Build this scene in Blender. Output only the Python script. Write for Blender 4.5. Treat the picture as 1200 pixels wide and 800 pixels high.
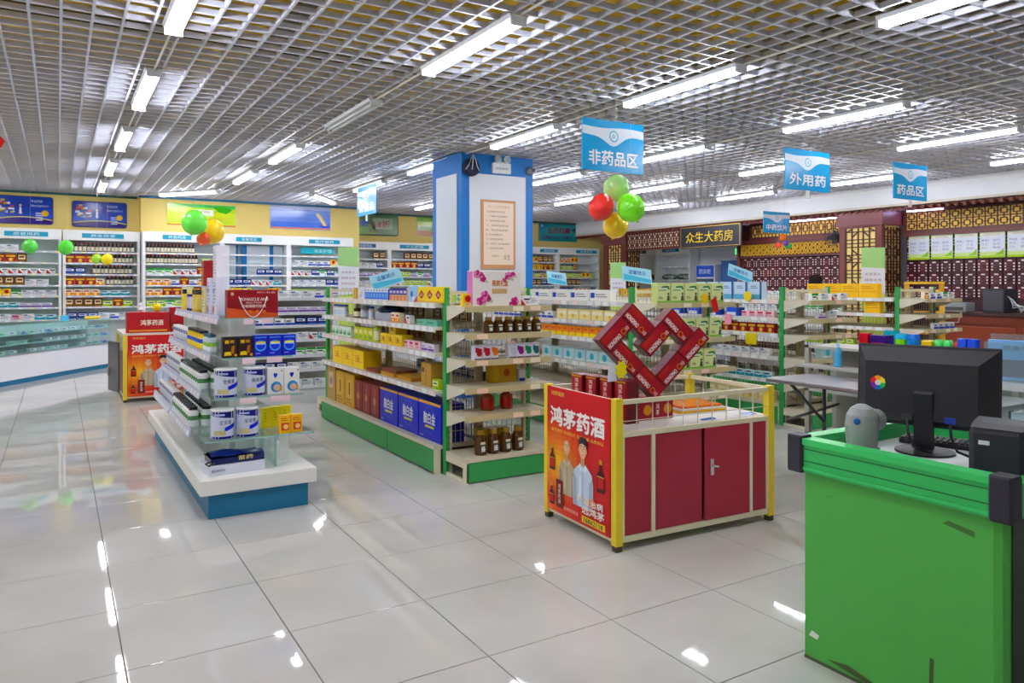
import bpy, bmesh, math, random
from mathutils import Vector, Matrix
random.seed(7)
SC = bpy.context.scene
for o in list(bpy.data.objects):
    bpy.data.objects.remove(o)
PI = math.pi
# ---------------------------------------------------------------- camera, world, exposure
cam = bpy.data.cameras.new('camera'); cam_o = bpy.data.objects.new('camera', cam)
SC.collection.objects.link(cam_o); SC.camera = cam_o
cam.sensor_width = 36.0; cam.lens = 26.25; cam.shift_y = -0.055; cam.clip_start = 0.05; cam.clip_end = 200
cam_o.location = (0, 0, 1.57); cam_o.rotation_euler = (PI/2, 0, -math.radians(31.3))
wd = bpy.data.worlds.new('world'); SC.world = wd; wd.use_nodes = True
wd.node_tree.nodes['Background'].inputs[0].default_value = (0.75, 0.82, 0.95, 1)
wd.node_tree.nodes['Background'].inputs[1].default_value = 0.3
SC.view_settings.view_transform = 'Standard'; SC.view_settings.look = 'None'
SC.view_settings.gamma = 1.0; SC.view_settings.use_curve_mapping = False
SC.view_settings.exposure = 0.48
TUBE_POWER = 40.0
try:
    SC.cycles.use_denoising = True
    SC.cycles.max_bounces = 8; SC.cycles.diffuse_bounces = 5; SC.cycles.glossy_bounces = 4
    SC.cycles.transmission_bounces = 6; SC.cycles.transparent_max_bounces = 16
    SC.cycles.caustics_reflective = False; SC.cycles.caustics_refractive = False
    SC.cycles.sample_clamp_indirect = 6.0
except Exception:
    pass

# ---------------------------------------------------------------- colour and materials
def lin(c):
    r = []
    for v in c[:3]:
        v = v/255.0
        r.append(v/12.92 if v <= 0.04045 else ((v+0.055)/1.055)**2.4)
    return (r[0], r[1], r[2], 1.0)
def new_mat(name):
    m = bpy.data.materials.new(name); m.use_nodes = True
    return m, m.node_tree, m.node_tree.nodes['Principled BSDF']
def vc_mat(name, rough=0.45, metal=0.0, noise=0.06, scale=25.0, spec=0.4, bump=0.0, coat=0.0, sat=1.0):
    """colour comes from each face's own paint or print, with fine procedural mottling"""
    m, nt, b = new_mat(name)
    a = nt.nodes.new('ShaderNodeVertexColor'); a.layer_name = 'Col'
    n = nt.nodes.new('ShaderNodeTexNoise'); n.inputs['Scale'].default_value = scale; n.inputs['Detail'].default_value = 3
    tc = nt.nodes.new('ShaderNodeTexCoord'); nt.links.new(tc.outputs['Object'], n.inputs['Vector'])
    mr = nt.nodes.new('ShaderNodeMapRange'); mr.inputs[3].default_value = 1-noise; mr.inputs[4].default_value = 1+noise
    nt.links.new(n.outputs[0], mr.inputs[0])
    hs = nt.nodes.new('ShaderNodeHueSaturation'); hs.inputs['Saturation'].default_value = sat
    nt.links.new(a.outputs[0], hs.inputs['Color']); nt.links.new(mr.outputs[0], hs.inputs['Value'])
    nt.links.new(hs.outputs[0], b.inputs['Base Color'])
    b.inputs['Roughness'].default_value = rough; b.inputs['Metallic'].default_value = metal
    b.inputs['Specular IOR Level'].default_value = spec; b.inputs['Coat Weight'].default_value = coat
    if bump:
        bp = nt.nodes.new('ShaderNodeBump'); bp.inputs['Strength'].default_value = bump; bp.inputs['Distance'].default_value = 0.01
        nt.links.new(n.outputs[0], bp.inputs['Height']); nt.links.new(bp.outputs[0], b.inputs['Normal'])
    return m
M = {}
M['print'] = vc_mat('printed_card', 0.38, 0, 0.04, 40, sat=1.18)
M['gloss'] = vc_mat('glossy_plastic', 0.18, 0, 0.03, 30, 0.5, sat=1.15)
M['paint'] = vc_mat('painted_metal', 0.4, 0, 0.06, 12, 0.4)
M['metal'] = vc_mat('bare_metal', 0.32, 0.85, 0.08, 18, 0.5)
M['wall'] = vc_mat('wall_paint', 0.7, 0, 0.05, 3, 0.25)
M['wood'] = vc_mat('lacquered_wood', 0.35, 0, 0.16, 14, 0.4)
M['plastic'] = vc_mat('matt_plastic', 0.5, 0, 0.05, 30, 0.35)
M['board'] = vc_mat('white_laminate', 0.3, 0, 0.03, 6, 0.4)
M['rubber'] = vc_mat('balloon_rubber', 0.22, 0, 0.02, 8, 0.5)
M['rubber'].node_tree.nodes['Principled BSDF'].inputs['Subsurface Weight'].default_value = 0.15
M['cloth'] = vc_mat('cloth', 0.85, 0, 0.1, 60, 0.2)
M['grid'] = vc_mat('ceiling_aluminium', 0.32, 0.1, 0.05, 5, 0.5)

def glass_mat(name, tint, alpha=0.16, rough=0.03):
    m, nt, b = new_mat(name)
    out = nt.nodes['Material Output']
    tr = nt.nodes.new('ShaderNodeBsdfTransparent'); tr.inputs[0].default_value = tint
    gl = nt.nodes.new('ShaderNodeBsdfGlossy'); gl.inputs['Roughness'].default_value = rough
    lw = nt.nodes.new('ShaderNodeLayerWeight'); lw.inputs[0].default_value = 0.5
    pw = nt.nodes.new('ShaderNodeMath'); pw.operation = 'POWER'; pw.inputs[1].default_value = 4.0; nt.links.new(lw.outputs['Facing'], pw.inputs[0])
    fr = nt.nodes.new('ShaderNodeMath'); fr.operation = 'MULTIPLY_ADD'; fr.inputs[1].default_value = 0.55; fr.inputs[2].default_value = 0.04; nt.links.new(pw.outputs[0], fr.inputs[0])
    mx = nt.nodes.new('ShaderNodeMixShader')
    nt.links.new(fr.outputs[0], mx.inputs[0]); nt.links.new(tr.outputs[0], mx.inputs[1]); nt.links.new(gl.outputs[0], mx.inputs[2])
    b.inputs['Base Color'].default_value = (0.35, 0.6, 0.58, 1); b.inputs['Roughness'].default_value = 0.15
    mx2 = nt.nodes.new('ShaderNodeMixShader'); mx2.inputs[0].default_value = alpha
    nt.links.new(mx.outputs[0], mx2.inputs[1]); nt.links.new(b.outputs[0], mx2.inputs[2])
    nt.links.new(mx2.outputs[0], out.inputs['Surface'])
    return m
M['glass'] = glass_mat('shelf_glass', (0.93, 0.985, 0.975, 1), 0.05)
M['glass_edge'] = glass_mat('glass_edge', (0.3, 0.6, 0.55, 1), 0.75)
M['clear'] = glass_mat('clear_plastic', (0.93, 0.96, 0.98, 1), 0.12, 0.1)
def emit_mat(name, col, s):
    m, nt, b = new_mat(name)
    b.inputs['Base Color'].default_value = col; b.inputs['Emission Color'].default_value = col
    b.inputs['Emission Strength'].default_value = s
    return m
M['tube'] = emit_mat('lit_tube', (0.93, 0.95, 1.0, 1), TUBE_POWER)
M['led'] = emit_mat('led_violet', (0.62, 0.56, 1.0, 1), 26.0)
M['exit'] = emit_mat('exit_lit', (0.05, 0.75, 0.25, 1), 1.2)

# floor: polished porcelain
m, nt, b = new_mat('polished_tile')
tc = nt.nodes.new('ShaderNodeTexCoord'); geo = nt.nodes.new('ShaderNodeNewGeometry')
n1 = nt.nodes.new('ShaderNodeTexNoise'); n1.inputs['Scale'].default_value = 1.6; n1.inputs['Detail'].default_value = 6
nt.links.new(geo.outputs['Position'], n1.inputs['Vector'])
oi = nt.nodes.new('ShaderNodeObjectInfo')
cr = nt.nodes.new('ShaderNodeValToRGB')
cr.color_ramp.elements[0].position = 0.3; cr.color_ramp.elements[0].color = lin((196, 194, 191))
cr.color_ramp.elements[1].position = 0.7; cr.color_ramp.elements[1].color = lin((212, 210, 208))
nt.links.new(n1.outputs[0], cr.inputs[0])
nt.links.new(cr.outputs[0], b.inputs['Base Color'])
n2 = nt.nodes.new('ShaderNodeTexNoise'); n2.inputs['Scale'].default_value = 9.0; n2.inputs['Detail'].default_value = 2
nt.links.new(geo.outputs['Position'], n2.inputs['Vector'])
bp = nt.nodes.new('ShaderNodeBump'); bp.inputs['Strength'].default_value = 0.009; bp.inputs['Distance'].default_value = 0.01
nt.links.new(n2.outputs[0], bp.inputs['Height']); nt.links.new(bp.outputs[0], b.inputs['Normal'])
n3 = nt.nodes.new('ShaderNodeTexNoise'); n3.inputs['Scale'].default_value = 2.3
nt.links.new(geo.outputs['Position'], n3.inputs['Vector'])
mr = nt.nodes.new('ShaderNodeMapRange'); mr.inputs[3].default_value = 0.015; mr.inputs[4].default_value = 0.05
nt.links.new(n3.outputs[0], mr.inputs[0]); nt.links.new(mr.outputs[0], b.inputs['Roughness'])
b.inputs['Specular IOR Level'].default_value = 0.6
M['tile'] = m

# counter green: scuffed paint
m, nt, b = new_mat('scuffed_green')
a = nt.nodes.new('ShaderNodeVertexColor'); a.layer_name = 'Col'
geo = nt.nodes.new('ShaderNodeNewGeometry')
mp = nt.nodes.new('ShaderNodeMapping'); mp.inputs['Scale'].default_value = (3, 7, 16)
nt.links.new(geo.outputs['Position'], mp.inputs['Vector'])
n = nt.nodes.new('ShaderNodeTexNoise'); n.inputs['Scale'].default_value = 1.0; n.inputs['Detail'].default_value = 6; n.inputs['Roughness'].default_value = 0.62
nt.links.new(mp.outputs[0], n.inputs['Vector'])
cr = nt.nodes.new('ShaderNodeValToRGB'); cr.color_ramp.elements[0].position = 0.70; cr.color_ramp.elements[0].color = (0, 0, 0, 1)
cr.color_ramp.elements[1].position = 0.76; cr.color_ramp.elements[1].color = (1, 1, 1, 1)
nt.links.new(n.outputs[0], cr.inputs[0])
mx = nt.nodes.new('ShaderNodeMix'); mx.data_type = 'RGBA'
nt.links.new(cr.outputs[0], mx.inputs[0]); nt.links.new(a.outputs[0], mx.inputs[6]); mx.inputs[7].default_value = lin((44, 84, 40))
nt.links.new(mx.outputs[2], b.inputs['Base Color'])
b.inputs['Roughness'].default_value = 0.35
M['green'] = m

# ---------------------------------------------------------------- mesh builder
_txt = {}
def glyphs(s, bold=0.0):
    k = (s, bold)
    if k in _txt:
        return _txt[k]
    c = bpy.data.curves.new('txt', 'FONT'); c.body = s; c.size = 1.0; c.offset = bold; c.resolution_u = 2
    o = bpy.data.objects.new('txt', c); SC.collection.objects.link(o)
    dg = bpy.context.evaluated_depsgraph_get(); ev = o.evaluated_get(dg); me = ev.to_mesh()
    vs = [(v.co.x, v.co.y) for v in me.vertices]; fs = [tuple(p.vertices) for p in me.polygons]
    ev.to_mesh_clear(); bpy.data.objects.remove(o); bpy.data.curves.remove(c)
    if vs:
        x0 = min(v[0] for v in vs); x1 = max(v[0] for v in vs); y0 = min(v[1] for v in vs); y1 = max(v[1] for v in vs)
    else:
        x0 = y0 = 0; x1 = y1 = 1
    _txt[k] = (vs, fs, x0, y0, max(x1-x0, 1e-4), max(y1-y0, 1e-4))
    return _txt[k]
class MB:
    def __init__(self, mat='print'):
        self.v = []; self.f = []; self.c = []; self.m = []; self.s = []; self.mats = [mat]; self.cur = 0; self.X = None
    def use(self, mat):
        if mat not in self.mats: self.mats.append(mat)
        self.cur = self.mats.index(mat); return self
    def at(self, mtx): self.X = mtx; return self
    def _add(self, vs, fs, col, smooth=False):
        b = len(self.v)
        if self.X is not None:
            vs = [tuple(self.X @ Vector(p)) for p in vs]
        self.v += [tuple(p) for p in vs]
        for f in fs:
            self.f.append(tuple(b+i for i in f)); self.c.append(col); self.m.append(self.cur); self.s.append(smooth)
        return self
    def box(self, x0, y0, z0, x1, y1, z1, col=(200, 200, 200)):
        v = [(x0, y0, z0), (x1, y0, z0), (x1, y1, z0), (x0, y1, z0), (x0, y0, z1), (x1, y0, z1), (x1, y1, z1), (x0, y1, z1)]
        return self._add(v, [(0, 3, 2, 1), (4, 5, 6, 7), (0, 1, 5, 4), (1, 2, 6, 5), (2, 3, 7, 6), (3, 0, 4, 7)], col)
    def cbox(self, x0, y0, z0, x1, y1, z1, c, col=(200, 200, 200)):
        """box with chamfered edges: three nested rings"""
        def ring(i, z): return [(x0+i, y0, z), (x1-i, y0, z), (x1, y0+i, z), (x1, y1-i, z), (x1-i, y1, z), (x0+i, y1, z), (x0, y1-i, z), (x0, y0+i, z)]
        def inner(z): return [(x0+c, y0+c*.4, z), (x1-c, y0+c*.4, z), (x1-c*.4, y0+c, z), (x1-c*.4, y1-c, z), (x1-c, y1-c*.4, z), (x0+c, y1-c*.4, z), (x0+c*.4, y1-c, z), (x0+c*.4, y0+c, z)]
        v = inner(z0)+ring(c, z0+c)+ring(c, z1-c)+inner(z1)
        f = [tuple(reversed(range(8))), tuple(range(24, 32))]
        for r in range(3):
            for i in range(8):
                j = (i+1) % 8
                f.append((r*8+i, r*8+j, r*8+8+j, r*8+8+i))
        return self._add(v, f, col)
    def quad(self, a, b, c, d, col): return self._add([a, b, c, d], [(0, 1, 2, 3)], col)
    def poly(self, pts, col): return self._add(pts, [tuple(range(len(pts)))], col)
    def prism(self, pts, z0, z1, col, axis='z'):
        n = len(pts)
        if axis == 'z': lo = [(x, y, z0) for x, y in pts]; hi = [(x, y, z1) for x, y in pts]
        elif axis == 'y': lo = [(x, z0, y) for x, y in pts]; hi = [(x, z1, y) for x, y in pts]
        else: lo = [(z0, x, y) for x, y in pts]; hi = [(z1, x, y) for x, y in pts]
        return self._add(lo+hi, [tuple(reversed(range(n))), tuple(range(n, 2*n))]+[(i, (i+1) % n, n+(i+1) % n, n+i) for i in range(n)], col)
    def lathe(self, prof, n=12, cols=None, col=(200, 200, 200), cx=0, cy=0, z=0, smooth=True):
        v = []
        for r, h in prof:
            for i in range(n):
                a = 2*PI*i/n; v.append((cx+r*math.cos(a), cy+r*math.sin(a), z+h))
        for k in range(len(prof)-1):
            f = [(k*n+i, k*n+(i+1) % n, (k+1)*n+(i+1) % n, (k+1)*n+i) for i in range(n)]
            used = v[k*n:(k+2)*n]
            self._add(used, [tuple(j-k*n for j in q) for q in f], cols[k] if cols else col, smooth)
        if prof[0][0] > 1e-4: self._add(v[:n], [tuple(reversed(range(n)))], cols[0] if cols else col)
        if prof[-1][0] > 1e-4: self._add(v[-n:], [tuple(range(n))], cols[-1] if cols else col)
        return self
    def tube(self, pts, r, n=6, col=(120, 120, 120), smooth=True):
        pts = [Vector(p) for p in pts]; rings = []
        up = Vector((0, 0, 1)); N = len(pts); v = []
        for i, p in enumerate(pts):
            t = (pts[min(i+1, N-1)]-pts[max(i-1, 0)]).normalized()
            ref = up if abs(t.dot(up)) < 0.9 else Vector((1, 0, 0))
            a = t.cross(ref).normalized(); b = t.cross(a).normalized()
            for k in range(n):
                th = 2*PI*k/n; v.append(tuple(p+r*(math.cos(th)*a+math.sin(th)*b)))
        f = []
        for i in range(N-1):
            for k in range(n): f.append((i*n+k, i*n+(k+1) % n, (i+1)*n+(k+1) % n, (i+1)*n+k))
        f += [tuple(reversed(range(n))), tuple(range((N-1)*n, N*n))]
        return self._add(v, f, col, smooth)
    def disc(self, o, ux, uy, r, col, n=16, ry=None):
        o = Vector(o); ux = Vector(ux); uy = Vector(uy); ry = ry or r
        return self.poly([tuple(o+ux*(r*math.cos(2*PI*i/n))+uy*(ry*math.sin(2*PI*i/n))) for i in range(n)], col)
    def text(self, s, o, ux, uy, w, h, col, bold=0.0, rot=None):
        """s fitted into a w x h cell whose lower left corner is o"""
        vs, fs, x0, y0, W, Hh = glyphs(s, 0.0)
        o = Vector(o); ux = Vector(ux); uy = Vector(uy); e = h*bold*.9
        nn = ux.cross(uy).normalized()
        for k, (dx, dy) in enumerate(((0, 0), (e, 0), (0, e), (-e, 0), (0, -e)) if bold >= .02 else ((0, 0),)):
            self._add([tuple(o+nn*(.00025*k)+ux*((x-x0)/W*w+dx)+uy*((y-y0)/Hh*h+dy)) for x, y in vs], fs, col)
        return self
    def vtext(self, s, o, ux, uy, w, h, col, bold=0.0):
        o = Vector(o); uy = Vector(uy); n = len(s); c = h/n
        for i, ch in enumerate(s):
            self.text(ch, o+uy*(h-c*(i+1)+c*.06), ux, uy, w, c*.86, col, bold)
        return self
    def sphere(self, c, r, col, n=14, m=9, sz=1.0, smooth=True):
        prof = [(max(r*math.sin(PI*i/m), 0.0002), c[2]-r*sz*math.cos(PI*i/m)) for i in range(m+1)]
        return self.lathe(prof, n, col=col, cx=c[0], cy=c[1], smooth=smooth)
    def mesh(self, name):
        me = bpy.data.meshes.new(name); me.from_pydata(self.v, [], self.f)
        for k in self.mats: me.materials.append(M[k])
        me.polygons.foreach_set('material_index', self.m); me.polygons.foreach_set('use_smooth', self.s)
        at = me.color_attributes.new('Col', 'FLOAT_COLOR', 'CORNER')
        cl = {}; buf = []
        for p, c in zip(self.f, self.c):
            if c not in cl: cl[c] = lin(c)
            buf += list(cl[c])*len(p)
        at.data.foreach_set('color', buf); me.update()
        return me
    def build(self, name, parent=None, loc=None, rotz=0.0):
        o = bpy.data.objects.new(name, self.mesh(name)); SC.collection.objects.link(o)
        o.parent = parent
        if loc is not None: o.location = loc
        if rotz: o.rotation_euler = (0, 0, rotz)
        return o
def inst(name, me, parent=None, loc=(0, 0, 0), rotz=0.0, rot=None):
    o = bpy.data.objects.new(name, me); SC.collection.objects.link(o); o.parent = parent; o.location = loc
    o.rotation_euler = rot if rot is not None else (0, 0, rotz)
    return o
def tag(o, label=None, cat=None, group=None, kind=None):
    if label: o['label'] = label
    if cat: o['category'] = cat
    if group: o['group'] = group
    if kind: o['kind'] = kind
    return o
def thing(name, label, cat, loc=(0, 0, 0), rotz=0.0, group=None):
    o = bpy.data.objects.new(name, None); SC.collection.objects.link(o); o.location = loc; o.rotation_euler = (0, 0, rotz)
    o.empty_display_size = 0.1
    return tag(o, label, cat, group)
def struct(o): o['kind'] = 'structure'; return o
def copy_tree(o, parent=None, loc=None, rotz=None, label=None):
    c = o.copy(); SC.collection.objects.link(c); c.parent = parent
    if loc is not None: c.location = loc
    if rotz is not None: c.rotation_euler = (0, 0, rotz)
    if label: c['label'] = label
    for ch in o.children: copy_tree(ch, c)
    return c
WHITE = (238, 239, 242); BEIGE = (214, 203, 172); TEAL = (12, 112, 152); GRN = (44, 152, 74)
# ================================================================ THE SHELL
ZG = 3.42           # underside of the open-cell ceiling
RX, FY = 15.3, -4.0
a31 = math.radians(31.3); FW = Vector((math.sin(a31), math.cos(a31))); RT = Vector((math.cos(a31), -math.sin(a31)))
def view(x, y, z):
    d = x*FW.x+y*FW.y
    if d < 0.3: return None
    return 600+875*(x*RT.x+y*RT.y)/d, 334+875*(1.57-z)/d, d
# floor: grout bed plus single tiles
fl = struct(MB('wall').box(-4, FY, -0.12, RX, 18.4, -0.004, (112, 106, 100)).build('floor'))
T = 0.6618; TX0 = 0.235; TY0 = 3.415; G = 0.0026
def tile_mb():
    b = MB('tile'); e = T-2*G; c = 0.0012
    b._add([(0, 0, -.004), (e, 0, -.004), (e, e, -.004), (0, e, -.004), (0, 0, -c), (e, 0, -c), (e, e, -c), (0, e, -c), (c, c, 0), (e-c, c, 0), (e-c, e-c, 0), (c, e-c, 0)],
           [(0, 1, 5, 4), (1, 2, 6, 5), (2, 3, 7, 6), (3, 0, 4, 7), (4, 5, 9, 8), (5, 6, 10, 9), (6, 7, 11, 10), (7, 4, 8, 11), (8, 9, 10, 11)], (210, 206, 200))
    return b
tm = tile_mb().mesh('floor_tile')
cand = []
i0 = int((-4-TX0)/T); i1 = int((RX-TX0)/T); j0 = int((FY-TY0)/T); j1 = int((18.4-TY0)/T)
for i in range(i0, i1):
    for j in range(j0, j1):
        x = TX0+i*T; y = TY0+j*T
        p = view(x+T/2, y+T/2, 0)
        s = 0
        if p and -60 < p[0] < 1260 and p[1] < 880: s = 1.0/p[2]**3
        cand.append((-s, x, y))
cand.sort()
rest = MB('tile')
for k, (s, x, y) in enumerate(cand):
    if k < 290 and s < 0:
        inst('floor_tile', tm, fl, (x+G, y+G, 0))
    else:
        e = T-2*G
        rest.quad((x+G, y+G, 0), (x+G+e, y+G, 0), (x+G+e, y+G+e, 0), (x+G, y+G+e, 0), (210, 206, 200))
tag(rest.build('floor_tile_field', fl), kind='stuff')
# ceiling: painted slab far above, an open-cell grid of crossing bars below it
ce = struct(MB('wall').box(-4, FY, 3.85, RX, 18.4, 4.2, (196, 160, 36)).build('ceiling'))
PITCH = 0.188; BH = 0.042; BW = 0.017; GX1 = 13.25
gcol = (208, 211, 228)
by_ = MB('grid').box(-BW/2, FY, ZG, BW/2, 18.2, ZG+BH, gcol).mesh('grid_bar_long')
bx_ = MB('grid').box(-4, -BW/2, ZG+.001, GX1, BW/2, ZG+BH-.001, gcol).mesh('grid_bar_cross')
x = -3.95+0.02
while x < GX1-.05:
    inst('grid_bar', by_, ce, (x, 0, 0)); x += PITCH
y = FY+0.05
while y < 18.15:
    inst('grid_bar', bx_, ce, (0, y, 0)); y += PITCH
# ducts and conduit seen through the grid
for (x0, y0, x1, y1, z0, z1) in ((5.6, -2, 6.2, 17, 3.62, 3.85), (-3, 3.2, 13, 3.35, 3.76, 3.85), (-3, 7.2, 13, 7.35, 3.76, 3.85), (1.6, -2, 1.75, 17, 3.72, 3.84)):
    MB('paint').box(x0, y0, z0, x1, y1, z1, (96, 90, 70)).build('ceiling_duct', ce)

YEL = (236, 211, 128)
def wall(name, x0, y0, x1, y1, col, z0=0, z1=4.05):
    return struct(MB('wall').box(x0, y0, z0, x1, y1, z1, col).build(name))
wall('wall_back', -4, 17.5, 1.46, 18.4, YEL)
wall('wall_back', 1.46, 17.15, 6.15, 18.4, YEL)
wall('wall_back', 6.15, 18.2, RX, 18.4, YEL)
wall('wall_left', -4.15, FY, -4, 18.4, (226, 222, 212))
wall('wall_front', -4.15, FY-.15, RX, FY, (222, 220, 214))
wall('wall_right', RX, FY-.15, RX+.15, 18.4, (212, 216, 224))
for k, (x0, x1, y) in enumerate(((-4, 1.42, 17.5), (1.42, 6.15, 17.15), (6.15, 13.3, 18.2))):
    struct(MB('paint').box(x0, y-.035, ZG-.045, x1, y, ZG, (28, 92, 92) if k != 1 else (20, 104, 150)).build('trim_%d' % (k+1)))
# bulkhead over the herbal counter
bk = struct(MB('wall').box(13.3, FY, 3.06, 15.3, 18.2, 3.9, (232, 234, 240)).build('trim_4'))
MB('paint').box(13.24, FY, 3.03, 13.42, 18.2, 3.075, (206, 198, 184)).build('bulkhead_lip', bk)
MB('paint').box(13.28, FY, 3.33, 13.31, 18.2, 3.38, (246, 247, 250)).build('bulkhead_cove', bk)

# ================================================================ COLUMN
BLU = (8, 116, 200)
CX0, CY0, CX1, CY1 = 4.79, 9.23, 5.97, 10.16
col = struct(thing('column', 'square blue and white column with a framed notice', 'column', (CX0, CY0, 0)))
W_, D_ = CX1-CX0, CY1-CY0
MB('paint').box(0, 0, 0, W_, D_, ZG, BLU).build('core', col)
for nm, f in (('front', 0), ('side', 1)):
    b = MB('board')
    if f == 0: b.cbox(.12, -.012, .1, W_-.13, 0.001, 3.14, .004, (226, 229, 238))
    else: b.cbox(-.012, .13, .1, 0.001, D_-.14, 3.14, .004, (224, 228, 238))
    b.build('panel', col)
# framed notice on the front panel
nf = thing('notice_board', 'cream framed handwritten notice hung on the white column panel', 'notice', (CX0+.30, CY0-.013, 1.80))
MB('wood').box(0, -.02, 0, .56, 0, .98, (206, 148, 104)).build('frame', nf)
b = MB('print').box(.035, -.023, .06, .525, -.0195, .945, (246, 226, 208))
b.text('2013 公开承诺书', (.10, -.0237, .865), (1, 0, 0), (0, 0, 1), .36, .04, (196, 160, 130))
random.seed(3)
lines = ['药品质量服务承诺书内容', '一、严格遵守药品管理法', '二、诚信经营服务顾客', '三、明码标价童叟无欺', '四、保证药品质量', '五、耐心解答顾客咨询', '六、接受社会监督举报', '七、欢迎广大顾客惠顾', '八、自觉维护市场秩序']
for i, l in enumerate(lines):
    b.text(l, (.065+.02*(i % 3 == 0), -.0237, .80-.065*i), (1, 0, 0), (0, 0, 1), .26+.16*random.random(), .026, (122, 96, 92))
b.text('承诺人', (.17, -.0237, .17), (1, 0, 0), (0, 0, 1), .12, .03, (120, 96, 92)); b.text('众生', (.36, -.0237, .13), (1, 0, 0), (0, 0, 1), .11, .08, (120, 90, 90))
b.build('notice_sheet', nf)
# emergency light, speaker, camera on the column
el = thing('emergency_light', 'white twin-head emergency light high on the blue column', 'emergency light', (CX0+.62, CY0, 3.16))
b = MB('plastic').cbox(-.15, -.07, 0, .15, 0, .15, .012, (226, 230, 232)); b.text('应急照明', (-.11, -.0708, .05), (1, 0, 0), (0, 0, 1), .2, .035, (60, 70, 90)); b.build('housing', el)
for s in (-.075, .075):
    h = MB('plastic').lathe([(.035, 0), (.052, .02), (.052, .06)], 14, col=(206, 214, 220), z=0)
    o = h.build('lamp_head', el, (s, -.03, .20)); o.rotation_euler = (PI/2, 0, 0)
    MB('gloss').disc((0, 0, .0605), (1, 0, 0), (0, 1, 0), .042, (168, 182, 196)).build('lens', o)
MB('plastic').box(-.09, -.05, .15, .09, -.02, .17, (200, 205, 210)).build('bracket', el)
sp = thing('wall_speaker', 'round dark loudspeaker with tangled white wires on the column corner', 'speaker', (CX0+.13, CY0-.01, 3.15))
o = MB('plastic').lathe([(.09, 0), (.125, .02), (.125, .06), (.10, .075), (.02, .08)], 18, col=(24, 30, 62)).build('speaker_body', sp, (0, 0, .06)); o.rotation_euler = (PI/2, 0, 0)
b = MB('plastic')
for dx in (-.07, -.01, .06): b.tube([(0, -.09, .24), (dx*.6, -.1, .16), (dx, -.095, .08), (dx*1.6, -.09, .02)], .006, 5, (224, 228, 232))
b.build('wire', sp)
cm = thing('dome_camera', 'small grey dome camera at the right edge of the column', 'camera', (CX1-.07, CY0, 3.20))
o = MB('metal').lathe([(.06, 0), (.06, .03), (.045, .06), (.015, .075)], 14, col=(150, 150, 150)).build('dome', cm, (0, 0, .04)); o.rotation_euler = (PI/2, 0, 0)
MB('metal').lathe([(.018, 0), (.022, .05)], 10, col=(60, 60, 62)).build('lens', cm, (.05, -.06, .02))

# ================================================================ CEILING LIGHTS
def make_light(lit=True):
    L = 1.46
    t = thing('ceiling_light', 'x', 'ceiling light')
    b = MB('paint').prism([(-.075, 0), (.075, 0), (.06, -.028), (-.06, -.028)], -L/2, L/2, (226, 230, 236), 'y')
    b.build('housing', t, (0, 0, .07))
    for s in (-.027, .027):
        e = MB('tube' if lit else 'plastic').tube([(s, -L/2+.02, .018), (s, L/2-.02, .018)], .0145, 8, (236, 238, 240))
        e.build('tube', t)
    for s in (-1, 1):
        MB('plastic').box(-.06, -.012, -.002, .06, .012, .05, (214, 216, 222)).build('end_cap', t, (0, s*(L/2-.005), 0))
    MB('plastic').tube([(0, L/2-.02, .062), (0, L/2+1.2, .062)], .010, 5, (222, 222, 218)).build('conduit', t)
    return t
proto = make_light(); proto_off = make_light(False); used = [0, 0]
def place_light(x, y, label, rot=0.0, off=False):
    p = proto_off if off else proto; k = 1 if off else 0
    o = p if not used[k] else copy_tree(p)
    used[k] = 1; o.location = (x, y, ZG-.08); o.rotation_euler = (0, 0, rot); o['label'] = label
    return o
ROWS = [(-1.55, 'the leftmost row above the glass counter'), (0.70, 'the row above the tiered island'), (2.68, 'the row above the nearest gondola'), (4.86, 'the row above the column'), (7.24, 'the row just past the column'), (9.5, 'the second row before the bulkhead'), (11.85, 'the row closest to the bulkhead')]
YS = [-0.35, 2.35, 5.05, 7.72, 10.42, 13.0, 15.5]
ORD = ['one behind the viewer', 'first', 'second', 'third', 'fourth', 'fifth', 'last']
for xi, (x, rn) in enumerate(ROWS):
    for yi, y in enumerate(YS):
        if xi == 2 and yi == 6: continue
        if xi == 3 and yi == 6: continue
        if xi == 6 and yi in (0, 1, 6): continue
        if xi == 0 and yi in (0,): continue
        if yi == 0 and xi >= 2: continue
        off = (xi == 2 and yi == 3)
        lb = 'tube light, %s in %s' % (ORD[yi], rn)
        if off: lb = 'unlit ceiling light fixture above the nearest green gondola'
        place_light(x, y, lb, 0, off)
place_light(2.2, 15.82, 'slanting tube light in front of the green wall poster', 0.64)
place_light(4.75, 15.45, 'slanting tube light in front of the pale blue wall poster', -0.6)
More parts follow.
